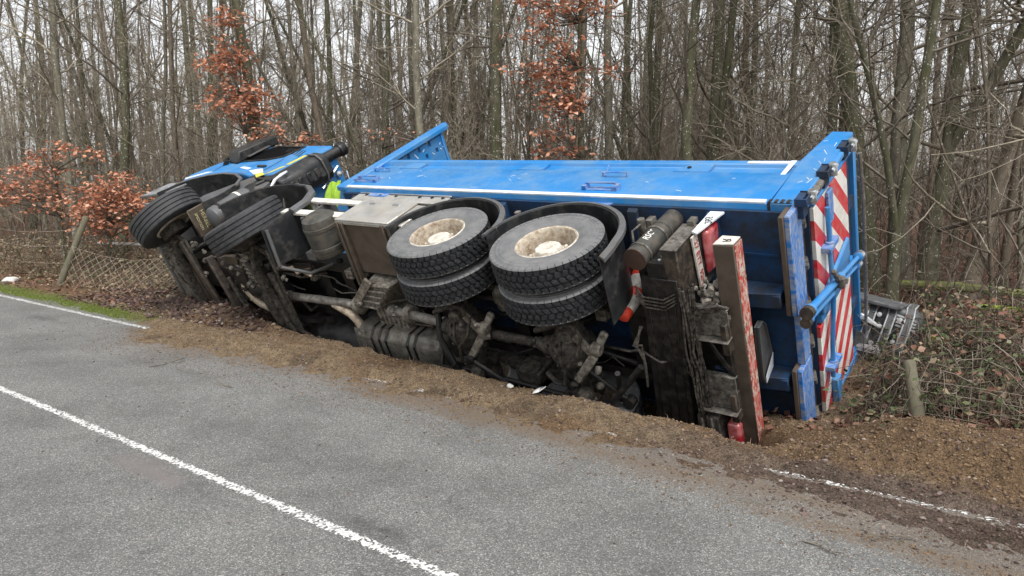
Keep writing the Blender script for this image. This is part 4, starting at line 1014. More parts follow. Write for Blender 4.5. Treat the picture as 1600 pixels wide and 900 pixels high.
for k in range(12):
    y = rng.uniform(0.75, 1.15); z = rng.uniform(2.5, 3.3); mb = MB(); mb.beam((3.043, y, z), (3.043, y - rng.uniform(0, .08), z + rng.uniform(-.06, .06)), 0.012, 0.004, up=(1, 0, 0)); P(mb, "paint_scratch", "white_trim_and_glare", hb)
# rear posts
for s in (1, -1):
    mb = MB(); mb.prism([(-2.44, 1.33), (-2.68, 1.33), (-2.70, 2.84), (-2.50, 2.86), (-2.42, 2.2)], 'y', s * 1.12, s * 1.262)
    P(mb, "rear_post", "blue_paint", bevel=0.01)
    for k in range(9 if s > 0 else 0):
        x = rng.uniform(-2.64, -2.5); z = rng.uniform(1.5, 2.7); mb = MB(); mb.beam((x, 1.2635, z), (x + rng.uniform(-.04, .06), 1.2635, z + rng.uniform(.02, .10)), 0.004, 0.003, up=(0, 1, 0)); P(mb, "paint_scratch", "white_trim_and_glare")
# sill across the rear of the floor, in two worn lengths
for y0, y1 in ((0.30, 1.255), (-1.24, -0.28)):
    mb = MB(); mb.box(-2.675, -2.625, y0, y1, 1.12, 1.39); P(mb, "rear_sill", "blue_frame_worn", bevel=0.008)
    mb = MB(); mb.box(-2.626, -2.58, y0 + 0.004, y1 - 0.004, 1.11, 1.30); P(mb, "sill_flange", "brown_panel", bevel=0.008)
mb = MB(); mb.box(-2.668, -2.60, -0.28, 0.30, 1.22, 1.39); P(mb, "rear_sill", "blue_frame_worn", bevel=0.008)
mb = MB(); mb.box(-2.62, -2.56, -1.12, 1.12, 1.40, 1.60); P(mb, "sill_recess", "grime_steel")
for y in (1.02, 0.62, 0.20, -0.20, -0.62, -1.05):
    mb = MB(); mb.prism([(-2.62, 1.40), (-2.69, 1.41), (-2.69, 1.44), (-2.64, 1.56), (-2.62, 1.58)], 'y', y - 0.02, y + 0.02); P(mb, "sill_gusset", "galv_bracket")
# tailgate
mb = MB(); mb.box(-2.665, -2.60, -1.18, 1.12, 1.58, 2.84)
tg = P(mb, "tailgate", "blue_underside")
for (y0, y1, z0, z1) in ((1.10, 1.14, 1.60, 2.84), (-1.26, -1.16, 1.50, 2.86), (-0.10, 0.04, 1.62, 2.66), (-1.16, 1.10, 2.79, 2.86)):
    mb = MB(); mb.box(-2.71, -2.64, y0, y1, z0, z1); P(mb, "tailgate_frame", "blue_paint", tg, bevel=0.01)
for (y0, y1, z0, z1) in ((0.05, 1.09, 1.60, 2.04), (0.05, 1.09, 2.06, 2.56), (-1.14, -0.11, 1.58, 1.98), (-1.14, -0.11, 2.00, 2.54)):
    mb = MB(); mb.box(-2.705, -2.666, y0, y1, z0, z1); P(mb, "hazard_panel", "hazard_print", tg, bevel=0.004)
for y in (0.6, -0.55):
    mb = MB(); mb.box(-2.70, -2.666, y - 0.05, y + 0.05, 2.58, 2.77); P(mb, "tailgate_rib", "blue_underside", tg)
# hinge blocks with bright pins on the upper long side
for z, yy in ((1.36, 1.30), (1.93, 1.28), (2.52, 1.25)):
    mb = MB()
    mb.strip([(-2.66, z - 0.07), (-2.745, z - 0.07), (-2.745, z + 0.07), (-2.66, z + 0.07)], 'y', yy - 0.04, yy + 0.03, 0.014); mb.box(-2.72, -2.66, 1.14, yy + 0.025, z - 0.06, z + 0.06)
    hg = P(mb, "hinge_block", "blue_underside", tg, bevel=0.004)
    mb = MB(); mb.lathe([(0, 0), (0.036, 0.0), (0.036, 0.10), (0.028, 0.115), (0, 0.115)], origin=(-2.755, yy - 0.07, z + 0.07), axis=(0, 1, 0), n=14); mb.lathe([(0, 0), (0.024, 0), (0.024, 0.14), (0, 0.145)], origin=(-2.76, yy - 0.01, z), axis='z', n=14)
    P(mb, "hinge_pin", "chrome_bar", hg)
mb = MB(); mb.hexa([(-2.68, 1.18, 1.46), (-2.74, 1.20, 1.46), (-2.74, 1.24, 1.46), (-2.68, 1.25, 1.46)], [(-2.68, 1.18, 1.84), (-2.73, 1.20, 1.84), (-2.73, 1.24, 1.84), (-2.68, 1.25, 1.84)])
P(mb, "hinge_cover", "galv_bracket", tg, bevel=0.006)
mb = MB(); mb.hexa([(-2.68, 1.18, 2.03), (-2.74, 1.20, 2.03), (-2.74, 1.24, 2.03), (-2.68, 1.25, 2.03)], [(-2.68, 1.18, 2.42), (-2.73, 1.20, 2.42), (-2.73, 1.24, 2.42), (-2.68, 1.25, 2.42)])
P(mb, "hinge_cover", "blue_paint", tg, bevel=0.006)
mb = MB(); mb.box(-2.74, -2.706, 0.78, 1.09, 1.90, 2.02); P(mb, "latch_box", "blue_frame_worn", tg, bevel=0.008)
mb = MB(); mb.box(-2.77, -2.706, -1.14, -0.86, 1.78, 1.90); P(mb, "latch_box", "blue_paint", tg, bevel=0.008)
# lock rod, clamps, hydraulic cylinders and the arm plate
mb = MB(); mb.tube([(-2.74, 0.98, 1.84), (-2.75, 0.5, 1.82), (-2.77, 0.1, 1.78), (-2.75, -0.4, 1.74), (-2.74, -0.78, 1.74)], 0.022, 10)
lr = P(mb, "lock_rod", "blue_paint", tg)
for y, z in ((0.62, 1.82), (-0.62, 1.74)):
    mb = MB(); mb.box(-2.79, -2.70, y - 0.025, y + 0.025, z - 0.11, z + 0.14); mb.lathe([(0, -0.04), (0.04, -0.04), (0.04, 0.04), (0, 0.04)], origin=(-2.75, y, z), axis='y', n=12); P(mb, "rod_clamp", "blue_frame_worn", lr, bevel=0.004)
mb = MB(); mb.hexa([(-2.709, 0.20, 1.60), (-2.74, 0.18, 1.60), (-2.74, 0.02, 1.60), (-2.709, 0.0, 1.60)], [(-2.709, 0.38, 2.44), (-2.74, 0.36, 2.44), (-2.74, 0.05, 2.44), (-2.709, 0.02, 2.44)])
P(mb, "arm_plate", "blue_paint", tg, bevel=0.01)
for dx, dy, r in ((0.0, 0.0, 0.034), (0.015, -0.10, 0.027)):
    p0 = Vector((-2.79 + dx, 0.42 + dy, 1.06)); p1 = Vector((-2.82 + dx, 0.16 + dy, 2.46)); d = (p1 - p0).normalized(); L = (p1 - p0).length
    mb = MB(); mb.lathe([(0, 0), (r*1.5, 0), (r*1.5, 0.05), (r, 0.06), (r, L*0.55), (r*1.15, L*0.55), (r*1.15, L*0.6), (r*0.6, L*0.61), (r*0.6, L - 0.08), (r*1.3, L - 0.07), (r*1.3, L), (0, L)], origin=p0, axis=d, n=18)
    hc = P(mb, "hydraulic_cylinder", "blue_paint", tg)
    mb = MB(); mb.lathe([(0, 0), (r*1.45, 0), (r*1.45, 0.07), (0, 0.08)], origin=p1 - d * 0.05, axis=d, n=16); P(mb, "cylinder_cap", "chrome_bar", hc)
    mb = MB(); mb.lathe([(0, -0.06), (r*1.7, -0.06), (r*1.7, 0.0), (0, 0.0)], origin=p0, axis=d, n=16); P(mb, "cylinder_mount", "grime_steel", hc)
mb = MB(); mb.beam((-2.83, 0.48, 1.62), (-2.85, 0.22, 1.78), 0.04, 0.04); mb.beam((-2.85, 0.34, 1.72), (-2.83, 0.16, 1.98), 0.03, 0.05); mb.lathe([(0, -0.05), (0.04, -0.05), (0.04, 0.05), (0, 0.05)], origin=(-2.85, 0.3, 1.74), axis='y', n=12)
P(mb, "lock_lever", "galv_bracket", tg, bevel=0.006)
mb = MB(); mb.tube([(-2.78, 1.10, 2.72), (-2.79, 0.6, 2.76), (-2.78, -0.4, 2.80), (-2.76, -1.2, 2.80)], 0.018, 8); P(mb, "edge_tube", "chrome_bar", tg)

# ---------------------------------------------------------------- rear of the chassis
mb = MB(); mb.hexa([(-1.55, 0.88, 0.60), (-1.89, 0.88, 0.60), (-1.82, -0.80, 0.60), (-1.43, -0.82, 0.60)], [(-1.55, 0.88, 0.68), (-1.89, 0.88, 0.68), (-1.82, -0.80, 0.68), (-1.43, -0.82, 0.68)])
for k in range(4): mb.beam((-1.60 - 0.08 * k, 0.70, 0.597), (-1.50 - 0.09 * k, -0.7, 0.597), 0.012, 0.01)
P(mb, "rear_crossbeam", "black_steel", bevel=0.012)
mb = MB(); mb.box(-1.88, -1.5, -0.42, 0.9, 0.68, 1.06); P(mb, "tail_frame", "black_steel")
mb = MB()
for k in range(11):
    y0 = 0.8; x = -1.9 - 0.01 * k
    pts = [(x + rng.uniform(-.02, .02), y0 - t * 1.5 + rng.uniform(-.03, .03), 0.60 + 0.02 * k * 0.3 + rng.uniform(-.025, .025) - 0.03 * math.sin(t * 3.1)) for t in np.linspace(0, 1, 8)]
    mb.tube(pts, rng.uniform(0.007, 0.013), 6)
for k in range(5):
    a = [(-1.90 - 0.07 * math.sin(q) - rng.uniform(0, .02), -0.05 - 0.05 * k * 0.4 + 0.08 * math.cos(q), 0.60 + 0.02 * k) for q in np.linspace(0, 5.2, 9)]
    mb.tube(a, 0.005, 5)
P(mb, "cable_loom", "cable_black")
mb = MB()
for k in range(4):
    mb.tube([(-1.50, 0.80 - 0.03 * k, 0.58 - 0.008 * k), (-1.56, 0.70 - 0.035 * k, 0.57), (-1.75, 0.69 - 0.035 * k, 0.575), (-1.87, 0.76 - 0.03 * k, 0.59)], 0.008, 6)
    mb.tube([(-1.95, 0.48 - 0.03 * k, 0.62), (-2.05, 0.62 - 0.02 * k, 0.62), (-2.2, 0.64 - 0.02 * k, 0.66 + 0.02 * k), (-2.25, 0.6, 0.7)], 0.016, 6)
P(mb, "brake_hoses", "cable_black")
mb = MB()
for k in range(3): mb.tube([(-1.45 - 0.01 * k, 0.35, 0.60), (-1.40 + 0.02 * k, 0.15, 0.56), (-1.44, -0.05 + 0.1 * k, 0.58), (-1.40, -0.35, 0.60)], 0.012, 6)
P(mb, "silver_hose", "galv_bracket")
# canister with rust coloured end
mb = MB(); mb.lathe([(0.0, 0), (0.104, 0.0), (0.104, 0.06), (0.098, 0.07), (0.098, 0.47), (0.106, 0.475), (0.106, 0.50), (0.095, 0.52), (0.095, 0.72), (0.085, 0.74), (0, 0.745)], origin=(-1.55, 1.07, 0.58), axis=(-0.03, 0.02, 1), n=28)
can = P(mb, "document_canister", "tank_green")
mb = MB(); mb.lathe([(0, -0.006), (0.1035, -0.004), (0.1035, 0.004)], origin=(-1.55, 1.07, 0.575), axis=(-0.03, 0.02, 1), n=28); P(mb, "canister_end", "rust_disc", can)
for z in (0.60, 0.965):
    mb = MB(); mb.lathe([(0.099, -0.012), (0.110, -0.010), (0.110, 0.010), (0.099, 0.012)], origin=(-1.55 - 0.03 * (z - .58), 1.07 + 0.02 * (z - .58), z + 0.08 * (z < .7)), axis=(-0.03, 0.02, 1), n=28); P(mb, "canister_clamp", "galv_bracket", can)
mb = MB(); mb.box(-1.50, -1.44, 1.12, 1.20, 1.02, 1.12); mb.tube([(-1.44, 1.12, 0.78), (-1.42, 1.2, 0.82), (-1.43, 1.2, 0.95), (-1.46, 1.14, 0.98)], 0.01, 6); P(mb, "canister_catch", "galv_bracket", can)
text("canister_lettering", "RSCS", 0.078, (-1.575, 1.1705, 0.84), ((0, 0, 1), (1, 0.25, 0)), "lettering_white", can)
mb = MB(); mb.box(-1.86, -1.62, 0.86, 1.02, 0.62, 1.02)
P(mb, "canister_bracket", "black_steel")
for k in range(6):
    mb = MB(); mb.lathe([(0, 0), (0.016, 0), (0.014, 0.008), (0, 0.01)], origin=(-1.72, 1.021, 0.68 + 0.06 * k), axis='y', n=8); P(mb, "bracket_bolt", "wreck_bright")
# left lamp carrier: dark box, frame, number strip, lamp
mb = MB(); mb.hexa([(-1.78, 1.16, 0.60), (-1.92, 1.16, 0.62), (-1.92, 0.66, 0.62), (-1.82, 0.66, 0.60)], [(-1.78, 1.16, 1.04), (-1.92, 1.16, 1.04), (-1.92, 0.66, 1.02), (-1.82, 0.66, 1.0)])
lc = P(mb, "lamp_carrier", "grime_steel", bevel=0.012)
mb = MB(); mb.box(-1.93, -1.78, 1.162, 1.175, 0.60, 1.06); mb.box(-1.90, -1.84, 1.17, 1.22, 1.02, 1.12); P(mb, "carrier_cap", "galv_bracket", lc, bevel=0.003)
mb = MB(); mb.hexa([(-1.935, 1.15, 0.86), (-1.95, 1.15, 0.86), (-1.95, 0.60, 0.90), (-1.935, 0.60, 0.90)], [(-1.935, 1.15, 0.96), (-1.95, 1.15, 0.96), (-1.95, 0.60, 1.00), (-1.935, 0.60, 1.00)])
ns = P(mb, "number_strip", "number_strip", lc)
text("number_lettering", "27 ETT .92H", 0.085, (-1.953, 0.88, 0.93), ((0, -1, 0.07), (0, 0.07, 1)), "lettering_red", ns)
mb = MB(); mb.prism([(-1.925, 0.92), (-1.98, 0.90), (-2.06, 1.30), (-1.93, 1.30)], "y", 1.16, 1.18); pl_ = P(mb, "lamp_bracket", "white_trim_and_glare", lc, bevel=0.003)
text("bracket_lettering", "265", 0.09, (-1.985, 1.182, 1.13), ((0.35, 0, 1), (-1, 0, 0.35)), "lettering_black", pl_)
mb = MB(); mb.box(-1.945, -1.93, 0.60, 1.16, 0.97, 1.33); mb.box(-2.07, -1.93, 0.64, 1.16, 1.31, 1.33); P(mb, "lamp_frame", "black_plastic", lc)
mb = MB(); mb.hexa([(-1.945, 1.13, 1.02), (-2.02, 1.11, 1.05), (-2.0, 0.74, 1.04), (-1.945, 0.68, 1.02)], [(-1.945, 1.13, 1.28), (-2.02, 1.11, 1.25), (-2.0, 0.74, 1.24), (-1.945, 0.68, 1.26)])
P(mb, "tail_lamp", "lamp_red", lc, bevel=0.03, seg=3)
# right lamp, half in the ditch
mb = MB(); mb.hexa([(-1.85, -0.58, 0.62), (-2.06, -0.58, 0.62), (-2.10, -1.1, 0.60), (-1.85, -1.1, 0.60)], [(-1.85, -0.58, 0.95), (-2.06, -0.58, 0.95), (-2.10, -1.1, 0.95), (-1.85, -1.1, 0.95)])
mb.box(-1.93, -1.90, -1.1, -0.57, 0.57, 0.63); mb.box(-2.02, -1.99, -1.1, -0.57, 0.58, 0.63)
lr2 = P(mb, "lamp_carrier", "galv_bracket", bevel=0.012)
mb = MB(); mb.hexa([(-2.11, -0.66, 0.66), (-2.23, -0.68, 0.68), (-2.23, -1.06, 0.66), (-2.11, -1.08, 0.64)], [(-2.11, -0.66, 0.90), (-2.23, -0.68, 0.90), (-2.23, -1.06, 0.90), (-2.11, -1.08, 0.90)])
P(mb, "tail_lamp", "lamp_red", lr2, bevel=0.03, seg=3)
# perforated step plates
for (y0, y1, z) in ((0.30, 0.58, 0.68), (-0.48, -0.12, 0.66)):
    mb = MB(); mb.hexa([(-1.92, y0, z), (-2.26, y0 + 0.02, z), (-2.26, y1, z), (-1.94, y1, z)], [(-1.92, y0, z + 0.012), (-2.26, y0 + 0.02, z + 0.012), (-2.26, y1, z + 0.012), (-1.94, y1, z + 0.012)])
    mb.box(-2.26, -1.92, y0 - 0.014, y0, z - 0.07, z + 0.05); mb.box(-2.26, -1.94, y1, y1 + 0.012, z, z + 0.06)
    st_ = P(mb, "step_plate", "galv_bracket", bevel=0.004)
    mb = MB()
    for i in range(6):
        for j in range(3): mb.lathe([(0.010, 0), (0.011, 0.005), (0.007, 0.007), (0.005, 0.002)], origin=(-1.98 - 0.047 * i, y0 + 0.06 + (y1 - y0 - 0.12) * j / 2, z), axis=(0, 0, -1), n=8)
    P(mb, "grip_stud", "galv_bracket", st_)
mb = MB(); mb.box(-2.25, -1.9, -0.12, 0.28, 0.80, 1.0); mb.beam((-2.0, 0.28, 0.72), (-2.24, -0.12, 0.70), 0.05, 0.03); mb.beam((-2.20, 0.28, 0.74), (-2.22, -0.48, 0.72), 0.05, 0.06)
P(mb, "tow_frame", "black_steel", bevel=0.01)
# mud-caked coupling, a heap of uneven lumps
mb = MB()
for k in range(90):
    c = Vector((-2.10 + rng.gauss(0, .07), 0.62 + rng.gauss(0, .085), 0.80 + rng.gauss(0, .05))); r = rng.uniform(0.010, 0.034) * (1 if k % 9 else 1.5)
    ax = Vector((rng.gauss(0, 1), rng.gauss(0, 1), rng.gauss(0, 1)))
    mb.lathe([(0, -r), (r * .9, -r * .6), (r * rng.uniform(.6, 1.1), r * .1), (r * .5, r * .8), (0, r)], origin=c, axis=ax, n=rng.choice((4, 5, 6)))
tag(P(mb, "muddy_coupling", "crusted_mud", ang=20), kind="stuff")
# underrun bar
mb = MB(); mb.prism([(-2.18, 0.74), (-2.35, 0.76), (-2.36, 0.90), (-2.20, 0.90)], 'y', -1.17, 1.17)
bar = P(mb, "underrun_bar", "brown_panel", bevel=0.008)
mb = MB(); mb.hexa([(-2.348, -1.16, 0.77), (-2.356, -1.16, 0.77), (-2.356, 1.16, 0.77), (-2.348, 1.16, 0.77)], [(-2.358, -1.16, 0.892), (-2.366, -1.16, 0.892), (-2.366, 1.16, 0.892), (-2.358, 1.16, 0.892)])
P(mb, "marker_strip", "bar_print", bar)
mb = MB(); mb.prism([(-2.185, 0.745), (-2.345, 0.765), (-2.355, 0.895), (-2.205, 0.895)], 'y', 1.171, 1.178)
ec = P(mb, "bar_end", "number_strip", bar)
text("end_lettering", "R", 0.10, (-2.27, 1.18, 0.82), ((0.3, 0, 1), (-1, 0, 0.3)), "lettering_black", ec)
for y in (0.30, -0.45):
    mb = MB(); mb.box(-2.25, -2.19, y - 0.16, y + 0.16, 0.64, 0.90); mb.box(-2.22, -1.9, y - 0.03, y + 0.03, 0.72, 0.92)
    P(mb, "bar_bracket", "grime_steel", bar, bevel=0.01)
mb = MB()
fo = [(0.22, 1.00), (0.23, 1.10), (0.16, 1.16), (-0.22, 1.24), (-0.34, 1.20), (-0.40, 1.02), (-0.30, 0.98)]
mb.prism(fo, 'x', -2.36, -2.345); mb.strip(fo + fo[:1], 'x', -2.38, -2.33, 0.012)
P(mb, "plate_holder", "grey_plastic")
mb = MB(); mb.prism([(-0.33, 1.02), (-0.40, 1.02), (-0.34, 1.20), (-0.2, 1.23), (-0.28, 1.1)], 'x', -2.385, -2.381); P(mb, "plate_sticker", "white_trim_and_glare")

# ---------------------------------------------------------------- clutter of the underside
rng2 = random.Random(77)
mb = MB(); mb.lathe([(0, 0), (0.30, 0.01), (0.33, 0.05), (0.33, 1.45), (0.30, 1.49), (0, 1.5)], origin=(2.55, -0.86, 0.86), axis='x', n=24); P(mb, "dark_gap_filler", "black_plastic")  # tank-shaped dark mass, added so the gap behind the cab looks dark
mb = MB(); mb.box(1.2, 2.5, -1.15, -0.85, 0.6, 1.1); P(mb, "right_side_box", "black_plastic", bevel=0.02)
for k in range(34):
    x = rng2.uniform(-1.1, 5.2); y = rng2.uniform(-0.45, 0.62); z = rng2.uniform(0.60, 0.86); L = rng2.uniform(0.4, 1.3)
    pts = [(x - L * t + rng2.uniform(-.04, .04), y + rng2.uniform(-.07, .07), z + rng2.uniform(-.06, .06)) for t in (0, .2, .4, .6, .8, 1)]
    mb = MB(); mb.tube(pts, rng2.choice((0.008, 0.010, 0.014, 0.02)), 6); P(mb, "air_hose", rng2.choice(("cable_black", "cable_black", "grime_steel", "galv_bracket")))
for k in range(22):
    x = rng2.uniform(-1.2, 5.1); s_ = rng2.choice((0.36, 0.5, -0.2, 0.1)); y = s_ + rng2.uniform(-.08, .08); z = rng2.uniform(0.66, 0.80)
    mb = MB(); a, b_, c = rng2.uniform(.03, .09), rng2.uniform(.02, .07), rng2.uniform(.03, .08); mb.box(x - a, x + a, y - b_, y + b_, z - c, z + c); mb.lathe([(0, 0), (0.018, 0), (0.018, 0.02), (0, 0.022)], origin=(x, y, z - c), axis=(0, 0, -1), n=6)
    P(mb, "frame_bracket", rng2.choice(("grime_steel", "cast_iron", "cast_alloy", "black_steel")), bevel=0.006)
for k in range(46):      # knuckles, clamps and fittings about the front axles
    x = rng2.choice((6.33, 4.24, 5.3)) + rng2.uniform(-.5, .5); y = rng2.uniform(-0.85, 0.72); z = rng2.uniform(0.37, 0.52); r = rng2.uniform(.018, .055)
    mb = MB(); mb.lathe([(0, -r), (r, -r * .8), (r * 1.1, r * .2), (r * .6, r * .4), (r * .6, r * 1.4), (0, r * 1.5)], origin=(x, y, z), axis=(rng2.uniform(-1, 1), rng2.uniform(-1, 1), rng2.uniform(-1, 0.3)), n=9); P(mb, "fitting", rng2.choice(("cast_alloy", "cast_iron", "grime_steel", "black_steel", "galv_bracket")))
for k in range(18):
    x = rng2.uniform(3.7, 6.7); y = rng2.uniform(-0.6, 0.6); z = rng2.uniform(0.38, 0.62); L = rng2.uniform(0.3, 0.8); sd_ = rng2.choice((0, 1))
    pts = [(x - (0 if sd_ else L * t) + rng2.uniform(-.04, .04), y - (L * t if sd_ else 0) + rng2.uniform(-.04, .04), z + rng2.uniform(-.05, .05)) for t in (0, .25, .5, .75, 1)]
    mb = MB(); mb.tube(pts, rng2.choice((0.009, 0.012, 0.018, 0.026)), 6); P(mb, "air_hose", rng2.choice(("cable_black", "grime_steel", "galv_bracket", "pipe_tan")))
for x0, y0 in ((-0.68, 0.0), (0.69, 0.0)):      # brackets and lines bolted to the axle casings
    mb = MB(); mb.beam((x0 - 0.05, 0.40, 0.40), (x0 - 0.36, 0.10, 0.38), 0.10, 0.05); mb.beam((x0 - 0.36, 0.10, 0.38), (x0 - 0.12, -0.22, 0.33), 0.09, 0.05); mb.beam((x0 - 0.36, 0.12, 0.40), (x0 - 0.45, 0.30, 0.5), 0.08, 0.06)
    mb.lathe([(0, -0.05), (0.07, -0.05), (0.07, 0.05), (0, 0.05)], origin=(x0 - 0.38, 0.16, 0.40), axis=(1, 0.2, 0), n=14)
    P(mb, "axle_bracket", "cast_alloy", bevel=0.015)
    mb = MB(); mb.tube([(x0 - 0.18, 0.46, 0.36), (x0 - 0.30, 0.34, 0.33), (x0 - 0.22, 0.12, 0.30), (x0 - 0.06, -0.05, 0.275), (x0 + 0.05, -0.3, 0.33)], 0.018, 8); P(mb, "brake_hose", "cable_black")
    mb = MB(); mb.tube([(x0 + 0.02, 0.58, 0.44), (x0 + 0.12, 0.42, 0.40), (x0 + 0.26, 0.30, 0.42), (x0 + 0.40, 0.34, 0.56)], 0.026, 8); P(mb, "brake_hose", "grime_steel")
    for k in range(5):
        mb = MB(); c = (x0 - rng2.uniform(.05, .4), rng2.uniform(-.3, .4), rng2.uniform(.32, .44)); r = rng2.uniform(.025, .05)
        mb.lathe([(0, -r), (r, -r), (r, r * .5), (r * .5, r * 1.3), (0, r * 1.3)], origin=c, axis=(rng2.uniform(-1, 1), rng2.uniform(-1, 1), -1), n=9); P(mb, "fitting", rng2.choice(("cast_alloy", "cast_iron", "galv_bracket")))

# ---------------------------------------------------------------- things lodged in the lorry
T4 = TM
def world_thing(o, x, y, z):
    o.location = T4 @ Vector((x, y, z)); return o
cone = empty("traffic_cone"); tag(cone, "red and white traffic cone hanging tip down beside the rear wheels", "traffic cone")
d0 = T4 @ Vector((-1.27, 0.56, 1.16)); d1 = T4 @ Vector((-1.29, 0.42, 0.60)); ax = (d1 - d0).normalized(); Lc = (d1 - d0).length
cone.location = d0
rr = lambda t: 0.128 - 0.072 * t
segs = [(0.0, 0.20, "cone_red"), (0.20, 0.45, "cone_white"), (0.45, 0.60, "cone_red"), (0.60, 0.85, "cone_white"), (0.85, 1.0, "cone_red")]
for k, (a, b_, mname) in enumerate(segs):
    mb = MB()
    pr = [(rr(a), a * Lc), (rr(b_), b_ * Lc)]
    if k == 4: pr += [(rr(1) * 0.7, Lc + 0.008), (0, Lc + 0.009)]
    mb.lathe(pr, axis=ax, n=24)
    mb.build("cone_band", M[mname], cone)
mb = MB(); mb.lathe([(0, -0.02), (0.17, -0.02), (0.17, 0.0), (rr(0), 0.002)], axis=ax, n=8); mb.build("cone_base", M["cone_red"], cone)
# hi-vis cloth hanging between cab and body
def cloth(name, corners, mat, nu=14, nv=18, amp=0.05, seed=1, th=0.006):
    a, b_, c, d = [Vector(p) for p in corners]; mb = MB(); g = np.random.default_rng(seed); ph = g.uniform(0, 6, 8)
    vs = []
    nr = (b_ - a).cross(d - a).normalized()
    for i in range(nu + 1):
        for j in range(nv + 1):
            u, v = i / nu, j / nv
            p = a.lerp(b_, u).lerp(d.lerp(c, u), v)
            f = math.sin(u * 9 + ph[0] + v * 3) * .5 + math.sin(u * 17 + ph[1] - v * 5) * .3 + math.sin(v * 11 + ph[2]) * .25 * v
            vs.append(p + nr * f * amp)
    fs = [(i*(nv+1)+j, (i+1)*(nv+1)+j, (i+1)*(nv+1)+j+1, i*(nv+1)+j+1) for i in range(nu) for j in range(nv)]
    mb.add(vs, fs)
    o = mb.build(name, M[mat], None, ang=180)
    md = o.modifiers.new("solid", 'SOLIDIFY'); md.thickness = th
    return o
hv = cloth("hi_vis_jacket", [T4 @ Vector(p) for p in ((3.77, 1.14, 1.69), (3.55, 1.16, 1.72), (3.43, 0.86, 1.32), (3.67, 0.83, 1.28))], "hi_vis", amp=0.05)
tag(hv, "crumpled yellow green high visibility cloth stuck between blue cab and tipper body", "jacket")
# ================================================================== FOREST
def bark(name, dark, light, lichen, amount, green=0.0):
    m, nt, b = nt_new(name)
    v = objco(nt, (1, 1, 0.35))
    c = ramp(nt, noise(nt, 14, 6, 0.7, v), [(0.3, dark), (0.7, light)])
    if green:
        g = ramp(nt, noise(nt, 2.3, 4, 0.6, objco(nt)), [(0.42, (0,)*3), (0.62, (green,)*3)])
        c = mix(nt, g, c, (0.075, 0.085, 0.035))
    if lichen:
        vo = nt.nodes.new("ShaderNodeTexVoronoi"); vo.inputs["Scale"].default_value = 38; nt.links.new(objco(nt, (1, 1, 0.75)), vo.inputs["Vector"])
        vs = nt.nodes.new("ShaderNodeSeparateColor"); nt.links.new(vo.outputs["Color"], vs.inputs[0])
        near = math_n(nt, 'LESS_THAN', math_n(nt, 'ADD', vo.outputs["Distance"], math_n(nt, 'MULTIPLY', noise(nt, 60, 3, 0.6, objco(nt)), 0.35)), 0.50)
        pick = math_n(nt, 'LESS_THAN', vs.outputs[0], amount)
        c = mix(nt, math_n(nt, 'MULTIPLY', near, pick), c, lichen)
    nt.links.new(c, b.inputs["Base Color"]); b.inputs["Roughness"].default_value = 0.95; b.inputs["Specular IOR Level"].default_value = 0.1
    bump(nt, b, noise(nt, 30, 5, 0.7, v), 0.7, 0.02); MATS[name] = m
bark("bark_grey", (0.095, 0.088, 0.066), (0.27, 0.248, 0.19), (0.58, 0.57, 0.52), 0.13)
bark("bark_moss", (0.055, 0.052, 0.035), (0.175, 0.162, 0.115), (0.50, 0.49, 0.44), 0.17, 0.5)
bark("bark_brown", (0.090, 0.075, 0.056), (0.23, 0.19, 0.145), (0.5, 0.48, 0.43), 0.07)
pbr("twig", (0.215, 0.18, 0.132), 0.9, 0, dirt=(0.40, 0.355, 0.28), amount=0.5, scale=3, var=0.35, spec=0.1)
pbr("twig_dark", (0.105, 0.088, 0.07), 0.9, 0, dirt=(0.25, 0.22, 0.18), amount=0.45, scale=3, var=0.35, spec=0.1)
def leaf_mat(name, stops, rough=0.7, trans=0.25, scale=9):
    m, nt, b = nt_new(name)
    g = nt.nodes.new("ShaderNodeNewGeometry")
    c = ramp(nt, g.outputs["Random Per Island"], stops)
    nt.links.new(c, b.inputs["Base Color"]); b.inputs["Roughness"].default_value = rough; b.inputs["Specular IOR Level"].default_value = 0.25
    t = nt.nodes.new("ShaderNodeBsdfTranslucent"); nt.links.new(c, t.inputs[0])
    mx = nt.nodes.new("ShaderNodeMixShader"); mx.inputs[0].default_value = trans
    nt.links.new(b.outputs[0], mx.inputs[1]); nt.links.new(t.outputs[0], mx.inputs[2])
    nt.links.new(mx.outputs[0], nt.nodes["Material Output"].inputs[0]); MATS[name] = m
leaf_mat("beech_leaf", [(0.0, (0.34, 0.115, 0.062)), (0.35, (0.50, 0.20, 0.112)), (0.7, (0.62, 0.30, 0.185)), (1.0, (0.80, 0.55, 0.42))])
leaf_mat("litter_leaf", [(0.0, (0.085, 0.045, 0.034)), (0.4, (0.165, 0.080, 0.056)), (0.75, (0.25, 0.13, 0.088)), (1.0, (0.38, 0.26, 0.19))], trans=0.05)
leaf_mat("purple_leaf", [(0.0, (0.06, 0.036, 0.034)), (0.5, (0.115, 0.068, 0.060)), (0.85, (0.17, 0.115, 0.10)), (1.0, (0.27, 0.22, 0.2))], trans=0.05)
leaf_mat("bramble_leaf", [(0.0, (0.035, 0.055, 0.022)), (0.5, (0.075, 0.105, 0.04)), (0.85, (0.14, 0.16, 0.075)), (1.0, (0.30, 0.27, 0.2))], trans=0.15)
leaf_mat("dry_blade", [(0.0, (0.16, 0.115, 0.07)), (0.5, (0.27, 0.205, 0.13)), (1.0, (0.42, 0.34, 0.23))], trans=0.2)
leaf_mat("grass_blade", [(0.0, (0.09, 0.13, 0.02)), (0.6, (0.19, 0.25, 0.045)), (1.0, (0.34, 0.36, 0.12))], trans=0.25)
